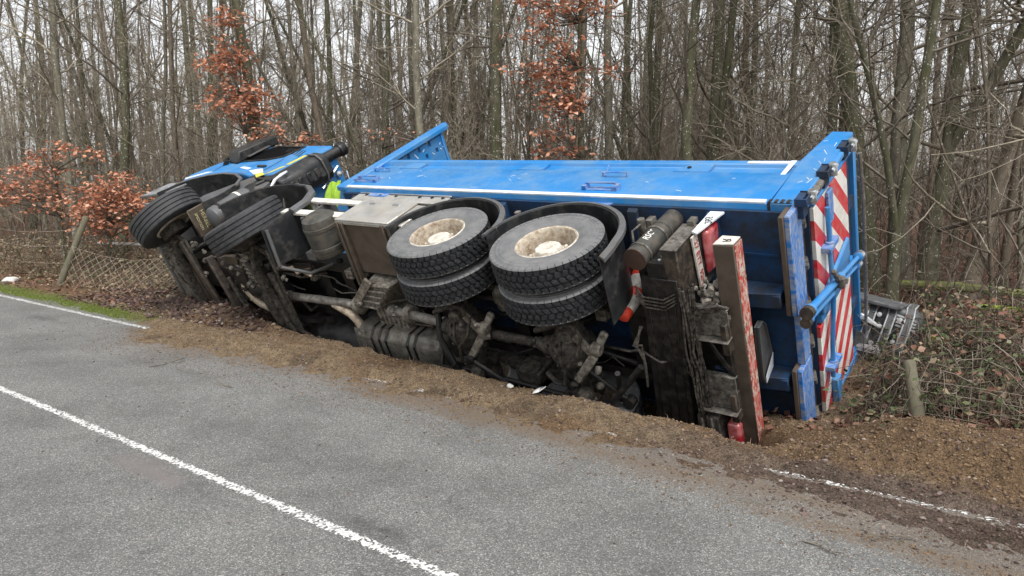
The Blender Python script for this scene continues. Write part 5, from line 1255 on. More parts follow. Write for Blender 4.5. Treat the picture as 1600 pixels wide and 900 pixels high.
leaf_mat("brush_stem", [(0.0, (0.060, 0.047, 0.036)), (0.5, (0.125, 0.098, 0.073)), (0.9, (0.23, 0.19, 0.145)), (1.0, (0.44, 0.385, 0.32))], trans=0.0)

def tube_np(sp, pts, rads, n=3, mi=0):
    pts = np.asarray(pts, float); k = len(pts)
    t = np.gradient(pts, axis=0); t /= np.linalg.norm(t, axis=1, keepdims=True) + 1e-9
    ref = np.array([0.31, 0.95, 0.05]) if abs(t[0, 2]) > 0.6 else np.array([0.05, 0.1, 1.0])
    a = np.cross(t, ref); a /= np.linalg.norm(a, axis=1, keepdims=True) + 1e-9
    b = np.cross(t, a)
    th = np.arange(n) * 2 * np.pi / n
    V = pts[:, None] + (a[:, None] * np.cos(th)[None, :, None] + b[:, None] * np.sin(th)[None, :, None]) * np.asarray(rads)[:, None, None]
    i = np.arange(k - 1)[:, None] * n; j = np.arange(n)[None]; j2 = (j + 1) % n
    F = np.stack([i + j, i + j2, i + n + j2, i + n + j], -1).reshape(-1, 4)
    sp.add(V.reshape(-1, 3), F, mi)
def wander(g, p, d, L, k, amt, up):
    """a crooked shoot from p heading d"""
    pts = [np.array(p, float)]; d = np.array(d, float); st = L / (k - 1)
    for _ in range(k - 1):
        d = d + g.normal(0, amt, 3) + np.array([0, 0, up]); d /= np.linalg.norm(d)
        pts.append(pts[-1] + d * st)
    return np.array(pts)
def sidedir(g, axis, ang):
    axis = axis / np.linalg.norm(axis); r = g.normal(0, 1, 3); r -= axis * r.dot(axis); r /= np.linalg.norm(r) + 1e-9
    return axis * math.cos(ang) + r * math.sin(ang)
def grow(seed, H, r0, nprim=26, z0=1.2, spread=1.9, lean=0.0, fork=False, twigs=3, nsec=6, sides=8, el=(15, 60), thin=1.0):
    r0 = r0 * 0.76
    g = np.random.default_rng(seed); tr, cr = Soup(), Soup()
    stems = []
    k = 12
    az = g.uniform(0, 2 * np.pi)
    p = wander(g, (0, 0, -0.15), (math.sin(lean) * math.cos(az) + g.normal(0, .02), math.sin(lean) * math.sin(az), 1), H, k, 0.045, 0.02)
    tt = np.linspace(0, 1, k); R_ = r0 * (1 - 0.88 * tt) ** 0.85; R_[0] *= 1.5; R_[1] *= 1.02
    tube_np(tr, p, R_, sides); stems.append((p, R_))
    if fork:
        for _ in range(fork):
            i = g.integers(1, 3)
            q = wander(g, p[i], sidedir(g, p[i+1] - p[i], rad(g.uniform(14, 28))), H * 0.85, k, 0.05, 0.05)
            Rq = 0.72 * R_[i] * (1 - 0.86 * tt) ** 0.85; tube_np(tr, q, Rq, sides); stems.append((q, Rq))
    for (p, R_) in stems:
        for _ in range(nprim if len(stems) == 1 else int(nprim * 0.62)):
            h = z0 + (H * 0.97 - z0) * g.uniform(0, 1) ** 0.95; f = np.clip(h / H, 0, 0.98) * (k - 1); i = int(f); w = f - i
            q = p[i] * (1 - w) + p[i+1] * w; rt = R_[i] * (1 - w) + R_[i+1] * w
            e = rad(g.uniform(*el)); a = g.uniform(0, 2 * np.pi); d = np.array([math.cos(a) * math.cos(e), math.sin(a) * math.cos(e), math.sin(e)])
            L = spread * (1.1 - 0.65 * h / H) * g.uniform(0.45, 1.25); r1 = min(0.5 * rt, 0.009 * L + 0.006) * thin
            b = wander(g, q, d, L, 7, 0.16, 0.04); rb = r1 * np.linspace(1, 0.28, 7)
            tube_np(cr, b, rb, 4)
            for _s in range(g.integers(max(1, nsec - 2), nsec + 2)):
                u = g.uniform(0.2, 1.0) * 5.9; j = int(u); s0 = b[j] * (1 - u + j) + b[j+1] * (u - j)
                L2 = L * g.uniform(0.22, 0.5); c = wander(g, s0, sidedir(g, b[j+1] - b[j], rad(g.uniform(25, 65))), L2, 4, 0.2, 0.05)
                r2 = max(0.0032, rb[j] * 0.6); tube_np(cr, c, r2 * np.linspace(1, 0.5, 4), 3)
                for _t in range(twigs):
                    j = g.integers(0, 3); s1 = c[j] + (c[j+1] - c[j]) * g.uniform(0, 1)
                    tw = wander(g, s1, sidedir(g, c[j+1] - c[j], rad(g.uniform(20, 60))), L2 * g.uniform(0.25, 0.7) + 0.08, 3, 0.25, 0.03)
                    tube_np(cr, tw, [0.0044, 0.0036, 0.0024], 3)
    return tr, cr
def tree_proto(name, label, spec, bk, tw, cat="tree"):
    tr, cr = grow(**spec)
    root = empty(name); tag(root, label, cat)
    tr.build("trunk", M[bk], root, smooth=True); cr.build("crown", M[tw], root)
    return root
used = set()
def place(proto, s, n, scale=1.0, yaw=0.0, tilt=(0, 0), label=None, group=None):
    o = proto if id(proto) not in used else link_copy(proto)
    used.add(id(proto))
    x, y = sn2w(s, n)
    o.location = (x, y, ground_z(s, n)); o.scale = (scale,) * 3
    o.rotation_euler = (tilt[0], tilt[1], yaw)
    if label: o["label"] = label
    if group: o["group"] = group
    return o
V = []
for i, (H, r0, npr, z0, spd, ln, fk, bk, tw) in enumerate([
    (15, 0.10, 30, 1.5, 1.9, 0.02, False, "bark_grey", "twig"), (14, 0.085, 34, 1.0, 1.7, 0.05, False, "bark_brown", "twig"),
    (16, 0.13, 30, 2.0, 2.2, 0.0, False, "bark_moss", "twig_dark"), (13, 0.075, 36, 0.8, 1.6, 0.06, False, "bark_grey", "twig"),
    (15, 0.11, 34, 1.2, 1.9, 0.03, 1, "bark_moss", "twig_dark"), (14, 0.095, 32, 1.2, 1.9, 0.04, False, "bark_brown", "twig_dark"),
    (12, 0.06, 36, 0.6, 1.5, 0.07, 1, "bark_grey", "twig"), (16, 0.12, 28, 2.2, 2.1, 0.02, False, "bark_grey", "twig")]):
    V.append(tree_proto("bare_tree", "slender leafless tree", dict(seed=100 + i, H=H, r0=r0, nprim=npr, z0=z0, spread=spd, lean=ln, fork=fk), bk, tw))
SP = []
for i, (H, r0, npr, tw) in enumerate([(7.0, 0.034, 34, "twig"), (6.0, 0.026, 32, "twig"), (8.0, 0.04, 38, "twig_dark"), (5.0, 0.022, 30, "twig")]):
    SP.append(tree_proto("bare_sapling", "thin leafless sapling", dict(seed=200 + i, H=H, r0=r0, nprim=npr, z0=0.4, spread=1.5, lean=0.08, fork=(1 if i % 2 == 0 else False), sides=5, el=(25, 70)), "bark_brown", tw, "sapling"))

# the trees that stand out, one by one: position along and across the road, size, lean
spots = []
def special(vi, s, n, k, label, yaw=0, tilt=(0, 0), own=None):
    if own: pr = tree_proto("bare_tree", label, own[0], own[1], own[2])
    else: pr = V[vi]
    spots.append((s, n)); return place(pr, s, n, k, yaw, tilt, label)
special(0, 2.40, 12.7, 1, "tall mossy trunk with white lichen spots just right of the raised tailgate", own=(dict(seed=301, H=15, r0=0.19, nprim=34, z0=1.4, spread=3.0, lean=0.02, el=(0, 55)), "bark_moss", "twig_dark"))
special(0, 2.05, 13.2, 1, "lichen speckled trunk close behind the tall mossy one right of the tailgate", own=(dict(seed=302, H=15, r0=0.18, nprim=30, z0=1.6, spread=2.8, lean=0.03, el=(0, 55)), "bark_grey", "twig"))
special(0, 1.55, 12.4, 1, "forked dark tree whose stems lean right beside the lichen trunks", own=(dict(seed=303, H=13, r0=0.15, nprim=40, z0=1.0, spread=3.0, lean=0.10, fork=2, el=(0, 55)), "bark_moss", "twig_dark"), tilt=(0.0, 0.10))
special(0, 1.10, 12.6, 1, "leaning trunk slanting to the upper right edge of the picture", own=(dict(seed=304, H=13, r0=0.14, nprim=34, z0=1.2, spread=3.2, lean=0.02, el=(0, 55)), "bark_brown", "twig"), tilt=(0.02, 0.24))
special(2, 3.74, 14.7, 1.05, "dark straight trunk rising behind the rear end of the tipper body", yaw=1.2)
special(0, 5.09, 14.9, 1.0, "grey trunk rising behind the right third of the tipper body", yaw=2.2, tilt=(0, 0.07))
special(7, 6.82, 12.4, 1.0, "pale grey straight trunk standing just right of the copper leaved beech", yaw=0.4)
special(0, 8.29, 10.6, 1, "ivy and lichen covered trunk right behind the tip of the headboard", own=(dict(seed=305, H=15, r0=0.17, nprim=34, z0=1.0, spread=1.9, lean=0.01), "bark_moss", "twig_dark"))
special(0, 13.2, 9.2, 1, "dark trunk with bright white lichen behind the cab mirror", own=(dict(seed=306, H=15, r0=0.155, nprim=30, z0=1.8, spread=1.9, lean=0.01), "bark_moss", "twig_dark"))
special(5, 12.72, 10.6, 1.1, "brown trunk rising behind the air intake of the blue cab", yaw=3.0)
special(2, 18.4, 8.6, 1.15, "thick dark trunk behind the copper leaved bushes at left", yaw=0.3)
special(7, 21.0, 8.8, 1.2, "grey trunk nearest the left edge of the picture", yaw=1.9)
special(4, 12.5, 12.0, 1.0, "forked mossy tree between cab and headboard", yaw=0.9)
special(0, 13.3, 13.8, 1.1, "tall grey trunk left of the raised headboard, deeper in the wood", yaw=4.0)
special(5, 16.4, 9.2, 0.95, "brown trunk standing above the front wheel of the cab", yaw=5.0)
special(3, 18.2, 9.6, 1.0, "slim grey trunk just right of the thick dark trunk at left", yaw=2.4)

g = np.random.default_rng(7)
def zone_label(x, y, kind):
    px = x / max(y, 1) * 1150 + 800
    dep = "deep in the wood" if y > 26 else "in the front rows"
    where = "left of the blue cab" if px < 330 else "behind the blue cab" if px < 560 else "behind the tipper body's front half" if px < 900 else "behind the tipper body's rear half" if px < 1270 else "right of the tailgate"
    return f"{kind} {dep} {where}", f"{kind}s {dep} {where}"
cnt = 0; tries = 0
while cnt < 195 and tries < 9000:
    tries += 1
    y = 9 + 38 * g.uniform(0, 1) ** 0.9; x = g.uniform(-0.95, 0.80) * y + g.uniform(-1, 1)
    s, n = -0.8 * x + 0.6 * y, 0.6 * x + 0.8 * y
    if n < 9.4 or (n < 10.5 and s < 9): continue
    if x > 0.33 * y and y > 17 and g.uniform() < 0.55: continue
    md = 0.75 if y < 20 else 0.9
    if any((s - a) ** 2 + (n - b_) ** 2 < md ** 2 for a, b_ in spots): continue
    spots.append((s, n)); cnt += 1
    lab, grp = zone_label(x, y, "slender leafless tree")
    place(V[g.integers(0, len(V))], s, n, g.uniform(0.8, 1.2), g.uniform(0, 6.28), (g.normal(0, .035), g.normal(0.0, .035) + 0.03 * (x > 4)), lab, grp)
cnt = 0
while cnt < 150:
    y = 9 + 26 * g.uniform(0, 1); x = g.uniform(-0.78, 0.76) * y + g.uniform(-1, 1)
    s, n = -0.8 * x + 0.6 * y, 0.6 * x + 0.8 * y
    if n < 8.9 or (n < 9.8 and 0.5 < s < 12): continue
    cnt += 1
    lab, grp = zone_label(x, y, "thin bare sapling")
    place(SP[g.integers(0, len(SP))], s, n, g.uniform(0.75, 1.25), g.uniform(0, 6.28), (g.normal(0, .08), g.normal(0, .08)), lab, grp)

# the far side of the wood, one mass of stems
far = Soup(); g = np.random.default_rng(17)
for k in range(230):
    y = g.uniform(42, 85); x = g.uniform(-0.85, 0.85) * y
    if x > 0.30 * y and g.uniform() < 0.6: continue
    H = g.uniform(11, 18); r0 = g.uniform(0.07, 0.16)
    p = wander(g, (x, y, 0.3), (g.normal(0, .04), g.normal(0, .04), 1), H, 7, 0.05, 0.02)
    tube_np(far, p, r0 * np.linspace(1, 0.15, 7), 5)
    for _ in range(34):
        i = g.integers(0, 6); q = p[i] + (p[i+1] - p[i]) * g.uniform(0, 1); a = g.uniform(0, 6.28); e = rad(g.uniform(10, 65))
        L = g.uniform(0.8, 3.0); b = wander(g, q, (math.cos(a) * math.cos(e), math.sin(a) * math.cos(e), math.sin(e)), L, 4, 0.2, 0.05)
        tube_np(far, b, np.array([0.022, 0.016, 0.012, 0.006]), 3)
        for _t in range(2):
            j = g.integers(0, 3); tube_np(far, wander(g, b[j], sidedir(g, b[j+1] - b[j], rad(g.uniform(30, 70))), L * 0.5, 3, 0.2, 0.05), [0.010, 0.008, 0.005], 3)
o = far.build("distant_wood", M["twig_dark"]); tag(o, "far rows of bare trees closing the view", kind='stuff')

# thicket of thin shoots standing between the trunks
th = Soup(); g = np.random.default_rng(23)
for k in range(1900):
    y = 9.5 + 30 * g.uniform(0, 1) ** 1.1; x = g.uniform(-0.8, 0.8) * y
    n = 0.6 * x + 0.8 * y; s = -0.8 * x + 0.6 * y
    if n < 8.9 or (n < 9.9 and 0 < s < 12): continue
    L = g.uniform(0.8, 3.6) * (1.0 if y < 22 else 1.25)
    p = wander(g, (x, y, ground_z(s, n) - 0.05), (g.normal(0, .25), g.normal(0, .25), 1), L, 5, 0.14, 0.03)
    r = g.uniform(0.004, 0.010); tube_np(th, p, r * np.array([1, .9, .75, .6, .35]), 3)
    for _ in range(7):
        j = g.integers(1, 4); tube_np(th, wander(g, p[j] + (p[j+1] - p[j]) * g.uniform(0, 1), sidedir(g, p[j+1] - p[j], rad(g.uniform(25, 70))), L * g.uniform(0.12, 0.35), 3, 0.25, 0.02), [0.004, 0.0032, 0.002], 3)
o = th.build("undergrowth_thicket", M["brush_stem"]); tag(o, "tangle of thin bare shoots between the trunks", kind='stuff')

# ---------------------------------------------------------------- copper leaved beeches
def leaf(sp, g, p, size, droop=0.5):
    """one folded leaf: four faces either side of the midrib"""
    a = g.uniform(0, 6.28); d = np.array([math.cos(a), math.sin(a), -droop * g.uniform(0, 1.6)]); d /= np.linalg.norm(d)
    s_ = np.cross(d, np.array([0, 0, 1.0]) + g.normal(0, .5, 3)); s_ /= np.linalg.norm(s_) + 1e-9; u = np.cross(s_, d)
    L, W = size, size * g.uniform(0.30, 0.40); f = g.uniform(0.05, 0.35) * W; c = g.uniform(-.25, .25) * L
    V = [p, p + d * L * .35 + s_ * W + u * f, p + d * L * .35, p + d * L * .35 - s_ * W + u * f, p + d * L * .75 + s_ * W * .7 + u * (f + c * .5), p + d * L * .75 + u * c * .4, p + d * L * .75 - s_ * W * .7 + u * (f + c * .5), p + d * L + u * c]
    sp.add(V, [(0, 2, 1), (0, 3, 2), (4, 5, 7), (5, 6, 7)]); sp.add(V, [(1, 2, 5, 4), (2, 3, 6, 5)])
def leaf_cheap(sp, g, p, size, droop=0.5):
    a = g.uniform(0, 6.28); d = np.array([math.cos(a), math.sin(a), -droop * g.uniform(-0.4, 1.6)]); d /= np.linalg.norm(d)
    s_ = np.cross(d, np.array([0, 0, 1.0]) + g.normal(0, .6, 3)); s_ /= np.linalg.norm(s_) + 1e-9; u = np.cross(s_, d)
    W = size * g.uniform(0.30, 0.42); f = g.uniform(-.2, .4) * W
    V = [p, p + d * size * .45 + s_ * W + u * f, p + d * size + u * g.uniform(-.2, .2) * size, p + d * size * .45 - s_ * W + u * f]
    sp.add(V, [(0, 1, 2), (0, 2, 3)])
def beech(label, seed, base, top, r0, clusters, leaf_size=0.092):
    """clusters: (x, y, z, rx, ry, rz, sprays, leaves per spray)"""
    g = np.random.default_rng(seed); tr, cr, lf = Soup(), Soup(), Soup()
    B = np.array(base, float); T = np.array(top, float); k = 10
    p = np.array([B + (T - B) * t for t in np.linspace(0, 1, k)]); p[1:-1, :2] += np.cumsum(g.normal(0, .05, (k - 2, 2)), 0) * 0.6
    p0 = p - B; tube_np(tr, p0, r0 * np.linspace(1.1, 0.2, k), 7)
    for (x, y, z, rx, ry, rz, ns, nl) in clusters:
        c = np.array([x, y, z]) - B
        for _ in range(ns):
            q = c + g.normal(0, 0.5, 3) * np.array([rx, ry, rz])
            h = np.argmin(np.abs(p0[:, 2] - (q[2] - 0.25 * np.linalg.norm((q - c)[:2]) - 0.2))); st = p0[h]
            mid = (st + q) / 2 + g.normal(0, .07, 3)
            br = np.array([st, st * .55 + mid * .45, mid, mid * .4 + q * .6, q]); tube_np(cr, br, [0.016, 0.013, 0.010, 0.008, 0.004], 3)
            R_ = g.uniform(0.18, 0.34)
            for _t in range(4):
                a = g.uniform(0, 6.28); e = q + np.array([math.cos(a) * R_, math.sin(a) * R_, g.normal(-.03, .06)]); tube_np(cr, [q, (q + e) / 2 + g.normal(0, .02, 3), e], [0.0045, 0.0038, 0.0025], 3)
            for _l in range(int(nl * 0.72)):
                rr_ = R_ * math.sqrt(g.uniform(0, 1)) * 1.2; a = g.uniform(0, 6.28)
                leaf(lf, g, q + np.array([math.cos(a) * rr_, math.sin(a) * rr_, g.normal(0, .06)]), leaf_size * g.uniform(0.7, 1.25))
    root = empty("beech_tree", tuple(B)); tag(root, label, "beech")
    tr.build("trunk", M["bark_moss"], root, smooth=True); cr.build("crown", M["twig_dark"], root)
    tag(lf.build("foliage", M["beech_leaf"], root), kind='stuff')
    return root
zz = lambda x, y: ground_z(-0.8 * x + 0.6 * y, 0.6 * x + 0.8 * y) - 0.05
beech("low beech bush with copper leaves spreading at the left edge of the wood", 1, (-9.7, 15.9, zz(-9.7, 15.9)), (-9.9, 16.0, 3.0), 0.035,
      [(-10.3, 15.7, 1.95, 0.75, 0.6, 0.30, 22, 26), (-9.3, 15.7, 1.7, 0.6, 0.5, 0.28, 15, 24), (-9.5, 15.8, 2.75, 0.55, 0.4, 0.25, 12, 22), (-10.9, 15.8, 1.9, 0.5, 0.5, 0.25, 12, 24), (-10.1, 15.8, 2.35, 0.7, 0.5, 0.2, 12, 22)])
beech("rounded beech bush full of copper leaves directly left of the front wheel", 2, (-8.5, 15.6, zz(-8.5, 15.6)), (-8.6, 15.7, 2.6), 0.035,
      [(-8.45, 15.5, 1.85, 0.55, 0.5, 0.38, 30, 30), (-8.0, 15.5, 1.65, 0.45, 0.4, 0.35, 22, 28), (-8.9, 15.6, 1.35, 0.5, 0.4, 0.25, 14, 24), (-8.3, 15.5, 1.15, 0.7, 0.5, 0.2, 16, 24)])
beech("young beech with copper leaf clusters above the blue cab", 3, (-5.0, 14.7, zz(-5.0, 14.7)), (-5.35, 14.6, 6.6), 0.04,
      [(-5.45, 14.5, 4.35, 0.42, 0.4, 0.26, 20, 26), (-5.35, 14.5, 3.75, 0.55, 0.5, 0.24, 24, 26), (-5.1, 14.5, 3.45, 0.55, 0.45, 0.14, 12, 24), (-5.3, 14.5, 5.15, 0.25, 0.25, 0.14, 9, 20), (-5.3, 14.5, 4.75, 0.2, 0.2, 0.1, 3, 14), (-5.2, 14.5, 3.2, 0.2, 0.2, 0.2, 5, 18)])
beech("tall young beech hung with copper leaves behind the tipper body", 4, (1.2, 12.9, zz(1.2, 12.9)), (1.25, 12.9, 7.0), 0.075,
      [(0.75, 12.7, 3.75, 0.42, 0.4, 0.25, 15, 24), (0.95, 12.7, 3.35, 0.30, 0.35, 0.22, 13, 24), (0.45, 12.7, 4.0, 0.4, 0.35, 0.18, 9, 20), (1.35, 12.7, 3.95, 0.35, 0.35, 0.10, 6, 18), (0.9, 12.7, 4.25, 0.3, 0.3, 0.2, 8, 18), (0.8, 12.7, 4.95, 0.7, 0.4, 0.20, 18, 18), (1.4, 12.7, 5.0, 0.3, 0.3, 0.2, 5, 16), (0.55, 12.7, 4.55, 0.4, 0.3, 0.14, 7, 16), (0.75, 12.7, 2.95, 0.2, 0.3, 0.2, 6, 20), (0.6, 12.6, 2.6, 0.38, 0.3, 0.05, 6, 18), (1.15, 12.7, 2.65, 0.2, 0.2, 0.06, 2, 14), (0.35, 12.7, 5.1, 0.4, 0.3, 0.15, 7, 16)])
beech("low beech shoot with a few copper leaves just above the cab roof", 5, (-3.9, 14.2, zz(-3.9, 14.2)), (-4.2, 14.1, 3.6), 0.025,
      [(-4.5, 14.0, 2.95, 0.35, 0.2, 0.08, 7, 14), (-3.9, 14.0, 2.9, 0.3, 0.2, 0.06, 5, 14), (-4.6, 14.0, 3.1, 0.15, 0.2, 0.08, 3, 14)])
beech("thin beech twig with a few pale copper leaves left of the headboard", 6, (-2.3, 13.3, zz(-2.3, 13.3)), (-2.35, 13.2, 3.9), 0.02,
      [(-2.25, 13.0, 2.95, 0.12, 0.2, 0.05, 3, 12), (-1.6, 13.0, 2.9, 0.1, 0.1, 0.05, 1, 10)], 0.07)
# ================================================================== GROUND COVER AND SMALL THINGS
gz = ground_z
SG = np.linspace(-1, 12, 600); SE = spill_edge(SG); CR = crest(np.clip(SG, 1.8, 8.5))
def cr(s): return float(np.interp(s, SG, CR))
def pebble(sp, g, c, r, mi=0):
    t = (1 + 5 ** .5) / 2
    V = np.array([(-1, t, 0), (1, t, 0), (-1, -t, 0), (1, -t, 0), (0, -1, t), (0, 1, t), (0, -1, -t), (0, 1, -t), (t, 0, -1), (t, 0, 1), (-t, 0, -1), (-t, 0, 1)]) / 1.9
    F = [(0,11,5),(0,5,1),(0,1,7),(0,7,10),(0,10,11),(1,5,9),(5,11,4),(11,10,2),(10,7,6),(7,1,8),(3,9,4),(3,4,2),(3,2,6),(3,6,8),(3,8,9),(4,9,5),(2,4,11),(6,2,10),(8,6,7),(9,8,1)]
    V = V * g.uniform(0.65, 1.3, (12, 1)) * np.array([g.uniform(.8, 1.5), g.uniform(.7, 1.2), g.uniform(.5, .9)]) * r
    a = g.uniform(0, 6.28); ca, sa = math.cos(a), math.sin(a)
    V = V @ np.array([[ca, sa, 0], [-sa, ca, 0], [0, 0, 1]])
    sp.add(V + c, F, mi)
leaf_mat("clod", [(0.0, (0.13, 0.085, 0.05)), (0.5, (0.19, 0.126, 0.074)), (0.97, (0.235, 0.165, 0.102)), (1.0, (0.34, 0.28, 0.21))], 0.95, 0.0)
leaf_mat("clod_dark", [(0.0, (0.05, 0.033, 0.027)), (0.5, (0.105, 0.070, 0.056)), (0.9, (0.18, 0.135, 0.11)), (1.0, (0.34, 0.30, 0.26))], 0.95, 0.0)

g = np.random.default_rng(41); sp = Soup()
k = 0
while k < 15000:         # crumbs over the spill
    s = g.uniform(0.0, 10.6); n = g.uniform(4.2, 6.1); e = n - float(np.interp(s, SG, SE))
    if g.uniform() > np.clip(0.12 + e * 1.6, 0.02, 1): continue
    if s > 2.3 and n > cr(s) + 0.05: continue
    r = 0.004 + 0.009 * g.uniform(0, 1) ** 3 + (0.010 if g.uniform() < 0.02 else 0); z = max(0.0 if n < 5.44 else -1, float(gz(s, n)))
    pebble(sp, g, np.array([*sn2w(s, n), z + r * 0.15]), r, 1 if (s < 2.6 and n < 5.4 or g.uniform() < 0.25) else 0); k += 1
for k in range(6500):   # clods on the spoil heap
    s = g.uniform(-1.2, 2.3); n = g.uniform(5.3, 7.0); r = 0.004 + 0.012 * g.uniform(0, 1) ** 5
    pebble(sp, g, np.array([*sn2w(s, n), float(gz(s, n)) + r * 0.2]), r, 1 if g.uniform() < 0.2 else 0)
for k in range(2600):   # heaps in front of the lorry
    s = g.uniform(8.4, 13.2); n = g.uniform(5.6, 7.0); r = 0.006 + 0.040 * g.uniform(0, 1) ** 5
    pebble(sp, g, np.array([*sn2w(s, n), float(gz(s, n)) + r * 0.2]), r, 1 if g.uniform() < 0.8 else 0)
k = 0
while k < 5200:         # crumbs thinning out over the asphalt
    s = g.uniform(0.0, 10.8); e = -0.55 * g.uniform(0, 1) ** 1.7 + 0.06; n = float(np.interp(s, SG, SE)) + e
    r = 0.0025 + 0.006 * g.uniform(0, 1) ** 3
    pebble(sp, g, np.array([*sn2w(s, n), max(0.0, float(gz(s, n))) + r * 0.2]), r, 1 if g.uniform() < 0.35 else 0); k += 1
o = sp.build("soil_crumbs", [M["clod"], M["clod_dark"]]); tag(o, "loose crumbs and clods of brown soil", kind='stuff')
sp = Soup()
for k in range(330):    # bits lying on the asphalt
    s = g.uniform(0, 12); n = 5.0 - 2.9 * g.uniform(0, 1) ** 2.2; r = g.uniform(0.004, 0.011)
    pebble(sp, g, np.array([*sn2w(s, n), r * 0.2]), r, 1)
o = sp.build("road_debris", [M["clod"], M["clod_dark"]]); tag(o, "small dark crumbs scattered over the asphalt", kind='stuff')

# fallen leaves
sp = Soup(); g = np.random.default_rng(43)
def leaves(cnt, srange, nrange, size, mi, fn=leaf_cheap):
    for k in range(cnt):
        s = g.uniform(*srange); n = g.uniform(*nrange)
        if 2.2 < s < 9.2 and n > cr(s) - 0.05 and n < 8.8: continue
        fn_p = np.array([*sn2w(s, n), float(gz(s, n)) + g.uniform(0.005, 0.03)])
        a = g.uniform(0, 6.28); d = np.array([math.cos(a), math.sin(a), g.normal(0, .35)]); s_ = np.array([-math.sin(a), math.cos(a), g.normal(0, .45)])
        L = size * g.uniform(0.6, 1.3); W = L * g.uniform(.3, .45)
        sp.add([fn_p, fn_p + d * L * .5 + s_ * W, fn_p + d * L, fn_p + d * L * .5 - s_ * W], [(0, 1, 2), (0, 2, 3)], mi)
leaves(5200, (-3.5, 2.4), (6.5, 13), 0.07, 0)
leaves(3000, (8.6, 14.2), (5.6, 7.1), 0.055, 1)
leaves(4200, (12, 24), (5.7, 9.5), 0.07, 0)
leaves(5200, (-10, 2), (9, 20), 0.08, 0)
leaves(900, (0.2, 1.5), (6.7, 9.2), 0.06, 0)
leaves(260, (0.0, 2.4), (4.4, 6.0), 0.030, 1)
leaves(350, (2.4, 9.0), (4.9, 6.0), 0.030, 1)
for k in range(14000):     # withered leaves and stalk ends caught in the brush
    if k % 2: s = g.uniform(11.5, 24); n = g.uniform(6.15, 9.0)
    else: s = g.uniform(-4, 1.3); n = g.uniform(6.8, 10.5)
    p = np.array([*sn2w(s, n), float(gz(s, n)) + 0.5 * g.uniform(0, 1) ** 1.6 * min(1.0, (n - 6.0) * 0.9)])
    leaf_cheap(sp, g, p, g.uniform(.035, .085), 0.6); m_ = 3 if g.uniform() < (0.14 if k % 2 else 0.22) else 2 if g.uniform() < (0.75 if k % 2 else 0.3) else 0
    sp.mi[3][-1][:] = m_
o = sp.build("leaf_litter", [M["litter_leaf"], M["purple_leaf"], M["dry_blade"], M["bramble_leaf"]]); tag(o, "brown fallen leaves on the ground", kind='stuff')

# grass and dry stalks
def blades(sp, cnt, srange, nrange, hr, w, bend, mi=0, cond=None):
    for k in range(cnt):
        s = g.uniform(*srange); n = g.uniform(*nrange)
        if cond and not cond(s, n): continue
        p = np.array([*sn2w(s, n), float(gz(s, n)) - 0.01]); h = g.uniform(*hr); a = g.uniform(0, 6.28)
        d = np.array([math.cos(a), math.sin(a), 0]) * bend * h * g.uniform(0.3, 1.3); s_ = np.array([-math.sin(a), math.cos(a), 0]) * w
        q = p + d * .35 + np.array([0, 0, h * .6]); t = p + d + np.array([0, 0, h * g.uniform(.75, 1)])
        V = [p - s_, p + s_, q + s_ * .7, q - s_ * .7, t]
        sp.add(V, [(0, 1, 2, 3)], mi); sp.add(V, [(3, 2, 4)], mi)
sp = Soup()
blades(sp, 6500, (10.9, 26), (5.21, 5.75), (0.02, 0.06), 0.004, 0.8)
o = sp.build("verge_grass", M["grass_blade"]); tag(o, "narrow strip of short green grass along the road", kind='stuff')
sp = Soup()
blades(sp, 3800, (12.2, 24), (6.5, 9.2), (0.10, 0.42), 0.0035, 1.3)
blades(sp, 900, (11.0, 14), (6.8, 8.6), (0.10, 0.35), 0.0035, 1.2)
blades(sp, 900, (2.4, 9.5), (5.5, 5.95), (0.02, 0.07), 0.002, 0.9, cond=lambda s, n: n < cr(s) and g.uniform() < 0.5)
blades(sp, 2200, (-4, 1.7), (6.9, 11), (0.1, 0.4), 0.003, 0.7)
blades(sp, 150, (0, 3.0), (4.5, 5.4), (0.02, 0.06), 0.002, 1.2)
o = sp.build("dry_grass", M["dry_blade"]); tag(o, "pale dry grass and stalks on the verge", kind='stuff')

# brambles: arching bare canes with a few leaves
sp = Soup(); lf = Soup(); g = np.random.default_rng(47)
def canes(cnt, srange, nrange, Lr, leafp, skip=None):
    for k in range(cnt):
        s = g.uniform(*srange); n = g.uniform(*nrange)
        if skip and skip(s, n): continue
        L = g.uniform(*Lr); a = g.uniform(0, 6.28); b0 = np.array([*sn2w(s, n), float(gz(s, n)) - .02])
        e = b0 + np.array([math.cos(a), math.sin(a), 0]) * L * g.uniform(.35, .9); hgt = L * g.uniform(.15, .55)
        t = np.linspace(0, 1, 7)[:, None]
        p = b0 * (1 - t) + e * t + np.array([0, 0, 1]) * (4 * t * (1 - t)) * hgt + g.normal(0, .02, (7, 3)); r = g.uniform(.0022, .0085)
        tube_np(sp, p, r * np.linspace(1, .5, 7), 3)
        for _ in range(g.integers(1, 4)):
            j = g.integers(1, 6); tube_np(sp, wander(g, p[j], sidedir(g, p[j] - p[j-1], rad(g.uniform(25, 75))), L * g.uniform(.1, .35), 4, .25, -.02), r * np.array([.7, .6, .5, .3]), 3)
        for j in range(1, 7):
            if g.uniform() < leafp:
                for _ in range(3): leaf_cheap(lf, g, p[j] + g.normal(0, .03, 3), g.uniform(.035, .07), 0.3)
no_lorry = lambda s, n: (s > 1.35 and s < 9 and n < 9.3) or (s >= 9 and s < 13 and n < 8.5)
canes(760, (-4.5, 2.0), (6.85, 10.5), (0.5, 1.4), 0.22, no_lorry)
canes(420, (0.2, 1.32), (6.9, 9.2), (0.3, 0.9), 0.2)
canes(500, (-7, 3.0), (10, 15), (0.6, 1.7), 0.05, no_lorry)
canes(1250, (12, 26), (6.6, 10.5), (0.4, 1.3), 0.10)
